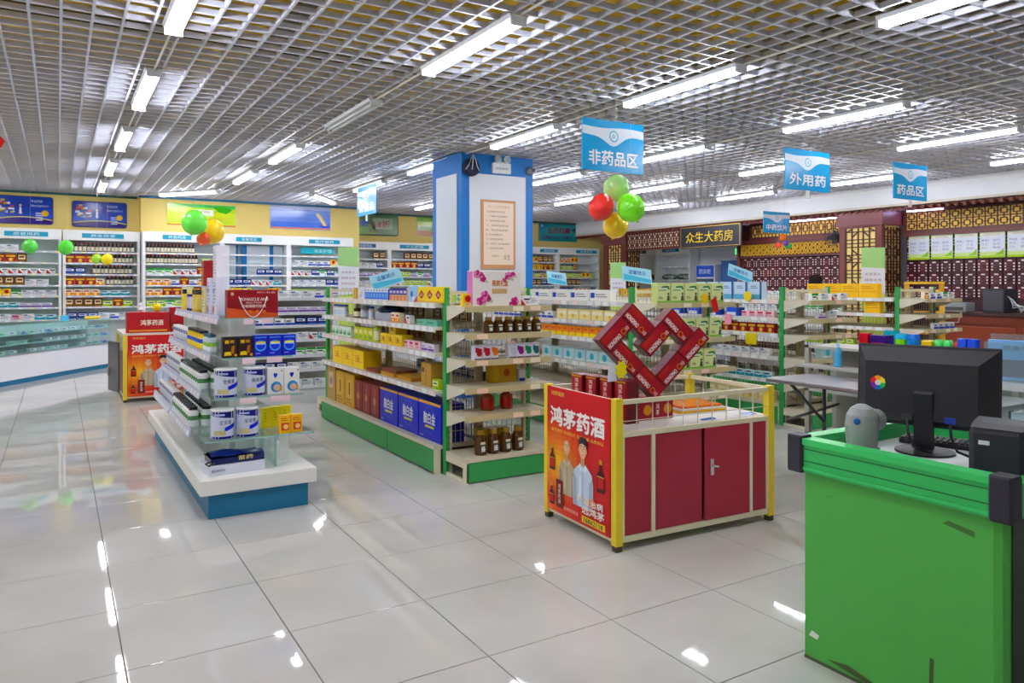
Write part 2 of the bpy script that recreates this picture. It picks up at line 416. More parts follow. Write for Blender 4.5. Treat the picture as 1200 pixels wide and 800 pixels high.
# ================================================================ PRODUCTS
P = {}
UX, UZ = (1, 0, 0), (0, 0, 1)
def reg(key, mb, desc, cat, name, w, d, h):
    if name == 'medicine_box': name = {'m_blue': 'blue_band_box', 'm_red': 'red_corner_box', 'm_green': 'green_stripe_box', 'm_orange': 'orange_medicine_box', 'm_purple': 'lilac_medicine_box', 'm_yellow': 'yellow_medicine_box', 'm_teal': 'teal_medicine_box', 'm_dkred': 'red_tonic_box', 'm_pink': 'pink_medicine_box', 'm_brown': 'brown_tonic_box', 'm_white': 'white_medicine_box', 'm_navy': 'navy_medicine_box', 'm_lime': 'lime_tea_box', 'm_gold': 'gold_carton'}.get(key, name)
    P[key] = (mb.mesh(name), desc, cat, name, w, d, h)
def pack(key, w, d, h, body, desc, prints=(), side=None, cat='box', name='medicine_box', mat='print', top=None):
    b = MB(mat); e = min(w, h)*0.012+.0004
    b.cbox(-w/2, 0, 0, w/2, d, h, min(.004, w*.05, h*.05), body)
    y = -.0006
    if side:   # printed side panels
        for s in (-1, 1):
            x = s*(w/2+.0005)
            b.quad((x, .004, .004), (x, d-.004, .004), (x, d-.004, h-.004), (x, .004, h-.004), side)
    if top:
        b.quad((-w/2+.004, .004, h+.0005), (w/2-.004, .004, h+.0005), (w/2-.004, d-.004, h+.0005), (-w/2+.004, d-.004, h+.0005), top)
    b.quad((-w/2+.003, d*.5-.0008, h+.0008), (w/2-.003, d*.5-.0008, h+.0008), (w/2-.003, d*.5+.0008, h+.0008), (-w/2+.003, d*.5+.0008, h+.0008), tuple(int(c*.75) for c in body))
    for k, p in enumerate(prints):
        yy = y-.0004*(k+1)
        if p[0] == 'r':
            _, u0, v0, u1, v1, c = p
            b.quad((-w/2+u0*w, yy, v0*h), (-w/2+u1*w, yy, v0*h), (-w/2+u1*w, yy, v1*h), (-w/2+u0*w, yy, v1*h), c)
        elif p[0] == 'c':
            _, u, v, r, c = p
            b.disc((-w/2+u*w, yy, v*h), UX, UZ, r*min(w, h), c, 14)
        elif p[0] == 'p':
            _, pts, c = p
            b.poly([(-w/2+u*w, yy, v*h) for u, v in pts], c)
        elif p[0] == 't':
            _, s, u, v, tw, th, c = p
            b.text(s, (-w/2+u*w, yy, v*h), UX, UZ, tw*w, th*h, c, 0.02)
        elif p[0] == 'v':
            _, s, u, v, tw, th, c = p
            b.vtext(s, (-w/2+u*w, yy, v*h), UX, UZ, tw*w, th*h, c, 0.02)
        elif p[0] == 'L':   # lines of small print
            _, u0, v0, u1, v1, n, c = p
            for q in range(n):
                vv = v1-(v1-v0)*(q+.5)/n; hh = (v1-v0)/n*.22
                b.quad((-w/2+u0*w, yy, (vv-hh)*h), (-w/2+(u0+(u1-u0)*(.7+.3*((q*7) % 3)/2))*w, yy, (vv-hh)*h), (-w/2+(u0+(u1-u0)*(.7+.3*((q*7) % 3)/2))*w, yy, (vv+hh)*h), (-w/2+u0*w, yy, (vv+hh)*h), c)
    reg(key, b, desc, cat, name, w, d, h)
def bottle(key, r, h, body, cap, labelc, desc, neck=.45, cat='bottle', name='bottle', shoulder=.68, mat='gloss', n=10, accent=None):
    b = MB(mat); ac = accent or labelc
    prof = [(r*.9, 0), (r, h*.04), (r, h*.12), (r*1.012, h*.13), (r*1.012, h*.34), (r*1.012, h*.56), (r, h*.57), (r, h*shoulder), (r*neck, h*(shoulder+.1)), (r*neck, h*.84), (r*neck*1.25, h*.845), (r*neck*1.25, h)]
    cols = [body, body, body, labelc, ac, labelc, body, body, body, cap, cap]
    b.lathe(prof, n, cols)
    reg(key, b, desc, cat, name, 2*r, 2*r, h)
def jar(key, r, h, body, cap, labelc, desc, cat='jar', name='jar', mat='gloss', n=12, accent=None):
    b = MB(mat); ac = accent or labelc
    b.lathe([(r*.92, 0), (r, h*.05), (r, h*.12), (r*1.01, h*.125), (r*1.01, h*.4), (r*1.01, h*.66), (r, h*.67), (r*.9, h*.76), (r*.9, h*.78), (r*.98, h*.785), (r*.98, h*.97), (r*.9, h)], n,
            [body, body, body, labelc, ac, body, body, body, cap, cap, cap])
    reg(key, b, desc, cat, name, 2*r, 2*r, h)
BLUE = (34, 70, 190); RED = (196, 30, 38); LG = (120, 200, 80); OR = (240, 140, 40); PUR = (120, 80, 170); YELL = (250, 206, 30); NAVY = (26, 36, 110)
W2 = (240, 241, 244)
pack('m_blue', .11, .05, .075, W2, 'white medicine box with a blue band', [('r', 0, 0, 1, .34, BLUE), ('r', .1, .55, .6, .72, NAVY), ('L', .1, .38, .7, .52, 2, (130, 140, 170))])
pack('m_red', .10, .05, .075, W2, 'white medicine box with a red corner', [('p', ((0, 0), (.55, 0), (0, .8)), RED), ('r', .35, .6, .92, .78, (60, 50, 60)), ('L', .5, .2, .92, .5, 2, (140, 120, 130))])
pack('m_green', .11, .05, .08, W2, 'white medicine box with a green stripe', [('r', 0, .7, 1, 1, (60, 160, 70)), ('r', .1, .4, .7, .58, (40, 90, 50)), ('c', .82, .3, .17, (150, 210, 90))])
pack('m_orange', .10, .05, .09, (250, 236, 214), 'cream medicine box with an orange panel', [('r', 0, 0, 1, .45, OR), ('r', .15, .6, .8, .8, (170, 60, 30)), ('c', .5, .24, .18, (255, 230, 160))])
pack('m_purple', .12, .05, .06, (236, 230, 246), 'lilac medicine box with a violet band', [('r', 0, .1, 1, .4, PUR), ('L', .1, .5, .9, .85, 2, (110, 90, 160))])
pack('m_yellow', .09, .05, .10, YELL, 'yellow medicine box with a red emblem', [('c', .5, .6, .3, RED), ('r', .1, .1, .9, .25, (250, 240, 200)), ('L', .2, .12, .8, .24, 1, (120, 60, 20))])
pack('m_teal', .12, .06, .07, (210, 234, 240), 'pale teal medicine box with white print', [('p', ((0, 0), (1, 0), (1, .5), (.5, .34), (0, .55)), (60, 160, 184)), ('r', .1, .64, .7, .84, (40, 80, 120))])
pack('m_dkred', .12, .06, .11, (158, 24, 34), 'dark red tonic box with gold print', [('r', .08, .62, .92, .84, (226, 190, 90)), ('c', .5, .32, .22, (228, 196, 110)), ('r', .0, 0, 1, .07, (226, 190, 90))])
pack('m_pink', .11, .05, .07, (246, 214, 220), 'pink medicine box with magenta print', [('r', 0, .55, .65, .85, (204, 50, 110)), ('L', .1, .12, .9, .45, 2, (170, 90, 120))])
pack('m_brown', .11, .06, .12, (96, 52, 30), 'brown tonic box with a cream label', [('r', .14, .3, .86, .82, (236, 214, 170)), ('r', .24, .5, .76, .7, (120, 40, 30)), ('r', 0, .08, 1, .14, (210, 170, 80))])
pack('m_white', .13, .06, .08, W2, 'plain white medicine box with grey print', [('L', .08, .2, .92, .8, 4, (150, 156, 170)), ('r', .06, .75, .4, .9, (90, 110, 160))])
pack('m_navy', .12, .06, .09, NAVY, 'navy medicine box with a white label', [('r', .1, .45, .9, .8, W2), ('r', .18, .55, .7, .7, BLUE), ('r', 0, .1, 1, .18, (120, 170, 240))])
pack('m_lime', .12, .06, .08, (186, 214, 90), 'lime green tea box with a pale label', [('r', .1, .4, .9, .85, (244, 246, 214)), ('r', .2, .55, .8, .72, (60, 120, 40)), ('c', .8, .2, .14, (80, 150, 40))])
pack('m_gold', .10, .06, .12, (214, 168, 60), 'gold gift carton with red lettering', [('r', .2, .2, .8, .8, (240, 214, 130)), ('r', .38, .26, .62, .76, (150, 30, 26))])
bottle('b_dark', .032, .19, (52, 34, 30), (150, 30, 30), (232, 224, 206), 'slim dark bottle', cat='bottle', n=8)
bottle('b_white', .035, .13, W2, (60, 100, 180), (214, 226, 244), 'white plastic pill bottle with a blue cap', .7, shoulder=.72, n=8)
bottle('b_amber', .04, .16, (128, 66, 20), (226, 214, 190), (240, 196, 60), 'amber bottle with a yellow label', .5, n=8)
bottle('b_green', .035, .2, (40, 74, 46), (206, 168, 60), (236, 234, 214), 'green glass bottle with a gold cap', n=8)
jar('j_brown', .043, .10, (74, 44, 20), (70, 46, 20), (238, 230, 206), 'brown glass jar with a cream label', n=10)
KEYS = ['m_blue', 'm_red', 'm_green', 'm_orange', 'm_purple', 'm_yellow', 'm_teal', 'm_pink', 'm_white', 'm_navy', 'm_lime']
CNT = {}
def put(key, x, y, z, rotz, where, dz=0.0, sc=1.0):
    me, desc, cat, name, w, d, h = P[key]
    o = inst(name, me, None, (x, y, z+.0006+dz), rotz)
    if sc != 1.0: o.scale = (sc, min(sc, 1.2), sc)
    lb = desc+' '+where
    return tag(o, lb, cat, lb)
def run_x(keys, x0, x1, y, z, where, gap=.008, jit=.0, sc=1.0):
    """boxes side by side from x0 to x1, faces to -Y; each key repeats three or four times"""
    x = x0; k = 0
    while True:
        key = keys[k // random.choice((2, 3, 4)) % len(keys)] if len(keys) > 1 else keys[0]
        s_ = min(sc, .172/P[key][6]); w = P[key][4]*s_
        if x+w > x1: break
        put(key, x+w/2, y+jit*random.random(), z, 0, where, 0, s_); x += w+gap; k += 1
def run_y(keys, y1, y0, x, z, where, gap=.008, jit=.0, face=-1):
    """boxes side by side from y1 down to y0, faces to -X (face=-1)"""
    y = y1; k = 0
    while True:
        key = keys[k // random.choice((2, 3, 4)) % len(keys)] if len(keys) > 1 else keys[0]
        w = P[key][4]
        if y-w < y0: break
        put(key, x+jit*random.random(), y-w/2, z, -PI/2, where); y -= w+gap; k += 1

# ================================================================ WALL SHELVING
LEV = [2.23, 2.01, 1.79, 1.57, 1.36, 1.14, 0.9]
NTH = ['top', 'second', 'third', 'fourth', 'fifth', 'sixth', 'bottom']
def wall_unit(label, x0, yf, w, depth, strip, stripc=(40, 150, 184), su=(.3, .7), lev=LEV, back=(228, 231, 236), post=.05, rotz=0.0, sheet=None):
    t = thing('shelving_unit', label, 'shelf unit', (x0, yf, 0), rotz)
    MB('board').box(0, depth-.02, 0, w, depth-.002, 2.46, back).build('back_panel', t)
    for s in (0, 1):
        xx = 0 if s == 0 else w-post
        MB('board').box(xx, 0, 0, xx+post, depth-.02, 2.46, WHITE).build('side_panel', t)
    c = MB('board').box(0, -.01, 2.46, w, depth-.002, 2.66, (240, 240, 242)).build('cornice', t)
    b = MB('print').box(su[0]*w, -.018, 2.51, su[1]*w, -.0102, 2.60, stripc)
    b.text(strip, (su[0]*w+(su[1]-su[0])*w*.2, -.0186, 2.525), UX, UZ, (su[1]-su[0])*w*.6, .06, (236, 244, 250), .01)
    b.build('category_strip', c)
    for z in lev:
        s = MB('glass').box(post, .01, z-.014, w-post, depth-.02, z, (200, 220, 220)).build('shelf', t)
        r = MB('print').box(post, -.004, z-.03, w-post, .0095, z+.004, (214, 220, 232))
        n = int(w/.2)
        for i in range(n):
            u = post+.04+i*(w-2*post-.1)/max(1, n-1)
            r.quad((u, -.0046, z-.026), (u+.07, -.0046, z-.026), (u+.07, -.0046, z), (u, -.0046, z), random.choice(((250, 250, 250), (250, 250, 250), (248, 214, 214), (250, 240, 180))))
        r.build('price_rail', s)
    MB('board').box(post, .02, 0, w-post, depth-.03, .12, (222, 224, 228)).build('plinth', t)
    return t
def stock(x0, w, yf, where, spec, lev=LEV):
    for k, keys in spec.items():
        if not keys: continue
        a, b_ = x0+.07, x0+w-.07
        if isinstance(keys, tuple): a, b_, keys = x0+keys[0]*w+.03, x0+keys[1]*w-.03, keys[2]
        run_x(keys, a, b_, yf+.05, lev[k], NTH[k]+' shelf '+where, jit=.03, sc=1.45)
def R(n=3): return random.sample(KEYS, n)
random.seed(21)
# left back wall, two bays
wall_unit('white wall shelving under the leftmost blue poster', -1.35, 17.08, 1.41, .41, '感冒用药', su=(.34, .84), back=(206, 220, 216))
stock(-1.35, 1.41, 17.08, 'under the leftmost blue poster', {0: (.2, .55, ['m_white', 'm_teal']), 1: (.2, .62, ['m_dkred', 'm_brown']), 2: (.15, .97, ['m_red', 'm_red', 'm_blue']), 3: (.2, .95, ['m_brown', 'm_white']), 4: (.1, .97, R()), 5: (.1, .97, R()), 6: R()})
wall_unit('white wall shelving packed with slim bottles under the second blue poster', 0.08, 17.08, 1.36, .41, '养生花茶', su=(.24, .78))
def bottles(x0, x1, y, z, where, key='b_dark', step=.072):
    x = x0
    while x < x1:
        put(key, x, y, z, 0, where); x += step
for k in (0, 1, 2, 3):
    a = (.16, .78, .62, .86)[k]
    bottles(a, 1.34, 17.2, LEV[k], NTH[k]+' shelf under the second blue poster')
stock(.08, 1.36, 17.08, 'under the second blue poster', {1: (0, .5, ['m_dkred']), 2: (0, .42, ['m_navy', 'm_brown']), 3: (0, .56, ['m_dkred', 'm_orange']), 4: (0, .98, ['m_orange', 'm_teal', 'm_brown']), 5: (0, .98, ['m_brown', 'm_dkred', 'm_lime']), 6: R()})
# middle back wall, three bays
wall_unit('white wall shelving under the yellow green poster', 1.46, 16.74, 1.52, .41, '药食同源', su=(.24, .6))
for k in (0, 1): bottles(1.56, (2.42, 2.5)[k], 16.86, LEV[k], NTH[k]+' shelf under the yellow green poster', step=.066)
stock(1.46, 1.52, 16.74, 'under the yellow green poster', {1: (.72, .98, ['m_lime', 'm_red']), 2: ['m_green', 'm_red', 'm_purple', 'm_dkred'], 3: ['m_orange', 'm_blue', 'm_dkred'], 4: ['m_orange', 'm_dkred', 'm_lime'], 5: ['m_lime', 'm_green', 'm_white']})
u2 = wall_unit('half empty wall shelving with blue display boards inside', 2.98, 16.74, 1.40, .41, '保健用品', su=(.2, .58))
for (xa, xb, cc) in ((.06, .33, (226, 230, 238)), (.335, .375, (14, 120, 196)), (.46, .56, (14, 120, 196)), (.565, 1.05, (232, 235, 242)), (1.055, 1.13, (14, 120, 196)), (1.135, 1.34, (226, 230, 238))): MB('board').box(xa, .30, .95, xb, .36, 2.44, cc).build('display_board', u2)
stock(2.98, 1.40, 16.74, 'between the two middle posters', {2: (.5, .98, ['m_navy', 'm_navy']), 3: ['m_navy', 'm_red', 'm_teal'], 4: R(), 5: R()})
u3 = wall_unit('white wall shelving below the pale blue ship poster', 4.38, 16.74, 1.48, .41, '医疗器械', su=(.3, .78))
b = MB('print').box(.3, .1, 2.28, 1.05, .115, 2.42, (66, 178, 196)); b.text('家庭护理', (.6, .0993, 2.31), UX, UZ, .4, .08, (220, 244, 248), .01); b.build('header_card', u3)
stock(4.38, 1.48, 16.74, 'under the pale blue poster', {1: ['m_white', 'm_blue', 'm_yellow'], 2: ['m_red', 'm_navy', 'm_green', 'm_dkred'], 3: ['m_white', 'm_navy', 'm_teal'], 4: R(4), 5: R()})
# right back wall
wall_unit('white wall shelving under the green price poster', 6.2, 17.78, .98, .41, '母婴用品', (52, 104, 164), (.08, .62))
stock(6.2, .98, 17.78, 'under the green price poster', {0: (.55, .98, ['m_brown']), 1: ['m_white', 'm_navy'], 2: R(), 3: R(), 4: R()})
wall_unit('white wall shelving just beside the column', 7.18, 17.78, 1.36, .41, '个人护理', su=(.2, .8))
stock(7.18, 1.36, 17.78, 'beside the left edge of the column', {0: (.3, .98, ['m_brown']), 1: ['m_dkred', 'm_navy', 'm_pink', 'm_yellow'], 2: R(4), 3: ['m_red', 'm_lime', 'm_dkred'], 4: R()})
wall_unit('wall shelving filled with dark bottles behind the column', 11.1, 17.78, 1.28, .41, '滋补保健', su=(.5, .98))
stock(11.1, 1.28, 17.78, 'under the teal wall poster', {0: ['m_yellow', 'm_brown', 'm_dkred'], 1: ['m_yellow', 'm_gold', 'm_dkred'], 2: ['m_orange', 'm_lime'], 3: ['m_brown', 'm_navy'], 4: ['m_orange', 'm_white']})
wall_unit('wall shelving next to the carved lattice post', 12.38, 17.78, 1.5, .41, '风湿骨伤', su=(.42, .92))
stock(12.38, 1.5, 17.78, 'next to the lattice post', {0: (0, .6, ['m_orange', 'm_yellow']), 1: (0, .6, ['m_lime', 'm_brown']), 2: ['m_yellow', 'm_lime'], 3: (0, .62, ['m_brown']), 4: ['m_navy', 'm_orange']})
# ---- white shelf units of the room behind the black signboard (they face -X)
for k, (yt, lb) in enumerate(((17.8, 'white shelving with rolled bags behind the lattice frieze'), (16.42, 'white shelving with baskets left of the green exit sign'))):
    t = wall_unit(lb, 14.9, yt, 1.36, .36, ('休息区', '便民服务')[k], ((90, 60, 90), (36, 120, 190))[k], (.2, .7), [2.1, 1.72, 1.36, 1.0], rotz=-PI/2)
def bag(key, w, d, h, c1, c2, desc):
    b = MB('gloss'); random.seed(len(key)*13)
    n = 10; m_ = 5
    for i in range(m_):
        v0 = i/m_; v1 = (i+1)/m_
    prof = []
    vs = []
    for j in range(m_+1):
        ph = PI*j/m_
        for i in range(n):
            th = 2*PI*i/n; k = 1+.18*(random.random()-.5)
            vs.append((w/2*math.sin(ph)**.6*math.cos(th)*k if 0 < j < m_ else 0, d/2*math.sin(ph)**.6*math.sin(th)*k+d/2 if 0 < j < m_ else d/2, h/2*(1-math.cos(ph))))
    for j in range(m_):
        for i in range(n):
            q = [vs[j*n+i], vs[j*n+(i+1) % n], vs[(j+1)*n+(i+1) % n], vs[(j+1)*n+i]]
            b._add(q, [(0, 1, 2, 3)], c1 if (i+j) % 3 else c2, True)
    reg(key, b, desc, 'bag', 'plastic_bag', w, d, h)
bag('g_dark', .55, .3, .22, (58, 62, 60), (120, 126, 124), 'crumpled dark plastic bag')
bag('g_red', .5, .3, .18, (120, 60, 56), (170, 130, 120), 'crumpled reddish plastic bag')
bag('g_green', .6, .3, .18, (86, 98, 88), (150, 160, 150), 'crumpled grey green plastic bag')
put('g_dark', 14.92, 17.45, 2.1-.38, -PI/2, 'on the shelving behind the lattice frieze')
put('g_red', 14.92, 16.85, 2.1-.38, -PI/2, 'on the shelving behind the lattice frieze')
put('g_green', 14.92, 16.02, 1.72, -PI/2, 'on the shelving left of the exit sign')
put('g_green', 14.92, 15.42, 1.72, -PI/2, 'on the shelving left of the exit sign')
put('g_dark', 14.92, 15.9, 1.36, -PI/2, 'low on the shelving left of the exit sign')
# ================================================================ WALL POSTERS
def poster(name, label, x, y, z, w, h, draw, frame=(210, 210, 215), radius=0.0, mat='gloss'):
    t = thing(name, label, 'poster', (x, y-.002, z))
    b = MB('plastic')
    if radius:
        pts = []
        for (cx_, cz_, a0) in ((w-radius, h-radius, 0), (radius, h-radius, 90), (radius, radius, 180), (w-radius, radius, 270)):
            for i in range(5):
                a = math.radians(a0+22.5*i); pts.append((cx_+radius*math.cos(a), cz_+radius*math.sin(a)))
        b.prism([(p[0], p[1]) for p in reversed(pts)], -.022, 0, frame, 'y')
    else:
        b.box(0, -.02, 0, w, 0, h, frame)
    b.build('poster_board', t)
    s = MB(mat); draw(s, w, h); s.build('poster_print', t, (0, -.0235, 0))
    return t
def rq(s, x0, z0, x1, z1, c, k=0): s.quad((x0, -.0005*k, z0), (x1, -.0005*k, z0), (x1, -.0005*k, z1), (x0, -.0005*k, z1), c)
def d_blue(s, w, h):
    m = .02
    for i in range(5):
        rq(s, m, m+(h-2*m)*i/5, w-m, m+(h-2*m)*(i+1)/5, [(54, 30, 120), (20, 70, 190), (14, 58, 176), (14, 50, 160), (20, 60, 170)][i])
    N = 12
    for i in range(N):
        u0 = m+(w-2*m)*i/N; u1 = m+(w-2*m)*(i+1)/N
        f = lambda u: h*(.14+.10*math.sin(PI*(u/w)))
        s.quad((u0, -.0006, f(u0)), (u1, -.0006, f(u1)), (u1, -.0006, f(u1)+.018), (u0, -.0006, f(u0)+.018), (226, 214, 120))
    random.seed(5)
    for i in range(26):   # fan of product shots
        a = random.random(); r = random.random()
        cx = w*(.09+.24*a); cz = h*(.35+.5*r); e = .018+.022*random.random()
        rq(s, cx-e, cz-e*.6, cx+e, cz+e*.6, random.choice(((230, 234, 244), (210, 170, 80), (200, 70, 60), (120, 160, 230), (240, 240, 250))), 2+i % 3)
    s.poly([(w*.42, -.002, h*.36), (w*.47, -.002, h*.36), (w*.46, -.002, h*.6), (w*.43, -.002, h*.6)], (226, 232, 246)); s.disc((w*.445, -.002, h*.66), UX, UZ, .022, (230, 200, 180), 10)
    s.text('专业药房', (w*.62, -.002, h*.78), UX, UZ, w*.2, h*.09, (214, 226, 250)); s.text('满99元送积分卡', (w*.62, -.002, h*.62), UX, UZ, w*.3, h*.08, (214, 226, 250))
    for i in range(4): rq(s, w*.70, h*(.14+.08*i), w*.82, h*(.18+.08*i), (206, 218, 244), 3)
    s.disc((w*.86, -.003, h*.40), UX, UZ, h*.11, (230, 186, 90), 14)
poster('wall_poster', 'leftmost blue health poster with a fan of products on yellow wall', -1.07, 17.5, 2.77, .99, .55, d_blue, (16, 40, 120), .05)
poster('wall_poster', 'second blue health poster with rounded corners near the wall step', .24, 17.5, 2.75, .99, .53, d_blue, (16, 40, 120), .05)
def d_green(s, w, h):
    cs = [(196, 222, 70), (206, 226, 60), (214, 230, 50), (190, 222, 60), (150, 206, 90)]
    for i in range(5): rq(s, .01, h*(.08+.184*i), w-.01, h*(.08+.184*(i+1))-(.004 if i == 4 else 0), cs[i])
    rq(s, .01, .01, w-.01, h*.08, (226, 120, 70))
    s.poly([(w*.0+.01, -.001, h*.98), (w*.5, -.001, h*.84), (w-.01, -.001, h*.86), (w-.01, -.001, h*.98)], (90, 190, 110))
    s.poly([(w*.66, -.0015, h*.9), (w*.74, -.0015, h*.68), (w*.86, -.0015, h*.6), (w*.95, -.0015, h*.8), (w*.84, -.0015, h*.95)], (72, 170, 60))
    rq(s, w*.38, h*.48, w*.67, h*.76, (240, 250, 236), 4); s.text('健康绿色', (w*.42, -.0026, h*.62), UX, UZ, w*.2, h*.08, (190, 120, 120))
    s.text('关爱健康 绿色生活', (w*.47, -.0026, h*.30), UX, UZ, w*.32, h*.09, (236, 140, 100), .01)
poster('wall_poster', 'yellow green nature poster behind the hanging balloons', 1.94, 17.15, 2.83, 1.39, .47, d_green, (220, 226, 150))
def d_ship(s, w, h):
    cs = [(210, 130, 110), (96, 128, 220), (118, 146, 226), (128, 152, 228), (150, 172, 234), (190, 200, 240)]
    zz = [0.02, .09, .32, .52, .70, .85, .98]
    for i in range(6): rq(s, .01, h*zz[i], w-.01, h*zz[i+1], cs[i])
    s.poly([(w*.74, -.001, h*.7), (w*.80, -.001, h*.74), (w*.92, -.001, h*.2), (w*.88, -.001, h*.2)], (238, 226, 190))
    s.poly([(w*.81, -.0015, h*.66), (w*.84, -.0015, h*.66), (w*.94, -.0015, h*.2), (w*.92, -.0015, h*.2)], (226, 190, 120))
    s.poly([(w*.79, -.002, h*.2), (w*.97, -.002, h*.2), (w*.94, -.002, h*.1), (w*.83, -.002, h*.1)], (40, 70, 200))
    s.text('健康之路 扬帆起航', (w*.36, -.002, h*.82), UX, UZ, w*.3, h*.06, (70, 80, 120))
poster('wall_poster', 'pale blue sea poster with a small sailing boat', 4.06, 17.15, 2.84, 1.39, .53, d_ship, (200, 206, 226))
def d_led(s, w, h):
    rq(s, .02, .03, w-.02, h-.03, (96, 128, 84)); rq(s, .02, .03, w*.5, h*.5, (116, 160, 66), 1); rq(s, w*.45, h*.3, w-.16, h*.8, (160, 176, 150), 1)
    s.text('惊爆价', (w*.08, -.002, h*.40), UX, UZ, w*.28, h*.3, (30, 70, 220), .02); s.text('8.8折', (w*.42, -.002, h*.36), UX, UZ, w*.40, h*.34, (130, 30, 40), .02)
    s.text('满百优惠活动', (w*.36, -.002, h*.16), UX, UZ, w*.34, h*.12, (150, 60, 90), .01)
poster('wall_poster', 'dark green price poster with big digits and rounded end', 6.31, 18.2, 2.84, 1.27, .56, d_led, (40, 66, 52), .07)
def d_g2(s, w, h):
    for i, c in enumerate(((176, 110, 60), (120, 150, 50), (170, 200, 60), (130, 180, 60))): rq(s, .01, .01+(h-.02)*i/4, w-.01, .01+(h-.02)*(i+1)/4, c)
poster('wall_poster', 'narrow green landscape poster cut off by the column', 8.11, 18.2, 2.88, 1.2, .52, d_g2)
def d_teal(s, w, h):
    rq(s, .01, .01, w-.01, h-.01, (56, 152, 160)); s.poly([(.01, -.001, h*.5), (w*.3, -.001, h-.01), (.01, -.001, h-.01)], (40, 130, 170))
    s.text('会员招募', (w*.22, -.002, h*.44), UX, UZ, w*.6, h*.34, (120, 40, 66), .03); s.text('招募新会员 送豪礼', (w*.06, -.002, h*.12), UX, UZ, w*.82, h*.2, (70, 50, 120), .02)
    s.disc((w*.08, -.002, h*.86), UX, UZ, h*.07, (226, 240, 246), 12); s.poly([(w*.85, -.002, h*.7), (w*.98, -.002, h*.8), (w*.93, -.002, h*.55)], (40, 40, 60))
poster('wall_poster', 'teal membership poster on the yellow wall right of the column', 11.97, 18.2, 2.86, 1.36, .52, d_teal, (90, 140, 140))

# ================================================================ HERBAL COUNTER SIDE (faces -X)
BRN = (92, 42, 40); BRN2 = (108, 52, 46)
def bar(b, p, q, w, t0, t1, X, c):
    """flat bar in the plane x = X from p=(y,z) to q, w wide, from X+t0 to X+t1"""
    p = Vector(p); q = Vector(q); d = (q-p)
    if d.length < 1e-5: return
    d.normalize(); n = Vector((-d.y, d.x))*(w/2)
    a = [p+n, q+n, q-n, p-n]
    lo = [(X+t0, v.x, v.y) for v in a]; hi = [(X+t1, v.x, v.y) for v in a]
    b._add(lo+hi, [(0, 1, 2, 3), (7, 6, 5, 4), (0, 4, 5, 1), (1, 5, 6, 2), (2, 6, 7, 3), (3, 7, 4, 0)], c)
def fret(b, X, y0, y1, z0, z1, cell, w, c, style=0):
    ny = max(1, round((y1-y0)/cell)); cy = (y1-y0)/ny; nz = max(1, round((z1-z0)/cell)); cz = (z1-z0)/nz
    for i in range(ny):
        for j in range(nz):
            ya = y0+i*cy; za = z0+j*cz
            f = lambda u, v: (ya+u*cy, za+v*cz)
            if style == 0:
                bar(b, f(0, 0), f(0, 1), w, 0, .02, X, c); bar(b, f(0, 0), f(1, 0), w, 0, .02, X, c)
                s = [(.25, .25), (.75, .25), (.75, .75), (.25, .75)]
                for k in range(4): bar(b, f(*s[k]), f(*s[(k+1) % 4]), w, 0, .018, X, c)
                for (u, v, u2, v2) in ((.5, 0, .5, .25), (.5, .75, .5, 1), (0, .5, .25, .5), (.75, .5, 1, .5)):
                    bar(b, f(u, v), f(u2, v2), w, 0, .016, X, c)
            else:
                d = [(.5, 0), (1, .5), (.5, 1), (0, .5)]
                for k in range(4): bar(b, f(*d[k]), f(*d[(k+1) % 4]), w, 0, .02, X, c)
                d = [(.5, .25), (.75, .5), (.5, .75), (.25, .5)]
                for k in range(4): bar(b, f(*d[k]), f(*d[(k+1) % 4]), w, 0, .018, X, c)
                bar(b, f(0, 0), f(.25, .25), w, 0, .016, X, c); bar(b, f(1, 1), f(.75, .75), w, 0, .016, X, c)
                bar(b, f(1, 0), f(.75, .25), w, 0, .016, X, c); bar(b, f(0, 1), f(.25, .75), w, 0, .016, X, c)
    bar(b, (y0, z1), (y1, z1), w, 0, .02, X, c); bar(b, (y1, z0), (y1, z1), w, 0, .02, X, c)
# eave of small rafters below the bulkhead
ev = struct(MB('wood').box(13.34, FY, 2.985, 13.5, 18.19, 3.05, BRN2).build('trim_5'))
raf = MB('wood').box(-.10, -.03, 0, .05, .03, .055, (118, 60, 50)).mesh('rafter')
y = 5.3
while y < 18.1:
    inst('rafter', raf, ev, (13.36, y, 2.965), 0, (0, math.radians(-12), 0)); y += .145
def frieze(label, X, y0, y1, z0, z1, cell, w, backc, style=0, barc=BRN, frame=.05, cat='lattice panel', back=True):
    t = thing('lattice_frieze', label, cat, (0, 0, 0))
    if back: MB('wall').box(X+.022, y0+.01, z0+.01, X+.034, y1-.01, z1-.01, backc).build('backing', t)
    b = MB('wood'); fret(b, X, y0+frame, y1-frame, z0+frame, z1-frame, cell, w, barc, style); b.build('lattice', t)
    f = MB('wood')
    for (a0, b0, a1, b1) in ((y0, z0, y1, z0+frame), (y0, z1-frame, y1, z1), (y0, z0+frame, y0+frame, z1-frame), (y1-frame, z0+frame, y1, z1-frame)):
        f.box(X-.02, a0, b0, X+.03, a1, b1, BRN)
    f.build('frame', t)
    return t
GOLD = (252, 212, 96)
frieze('carved brown lattice frieze with gold backing right of the pillar', 13.9, 4.6, 8.36, 2.56, 3.0, .2, .017, GOLD)
frieze('carved brown lattice frieze with gold backing left of the pillar', 13.9, 9.45, 12.1, 2.62, 3.0, .2, .017, GOLD)
frieze('yellow diamond patterned frieze above the far herb drawers', 13.88, 9.45, 12.4, 2.2, 2.56, .19, .02, (116, 74, 24), 1, (232, 186, 50))
frieze('dark lattice frieze between the signboard and the lattice post', 13.33, 13.8, 15.9, 2.5, 2.985, .2, .022, (224, 206, 180))
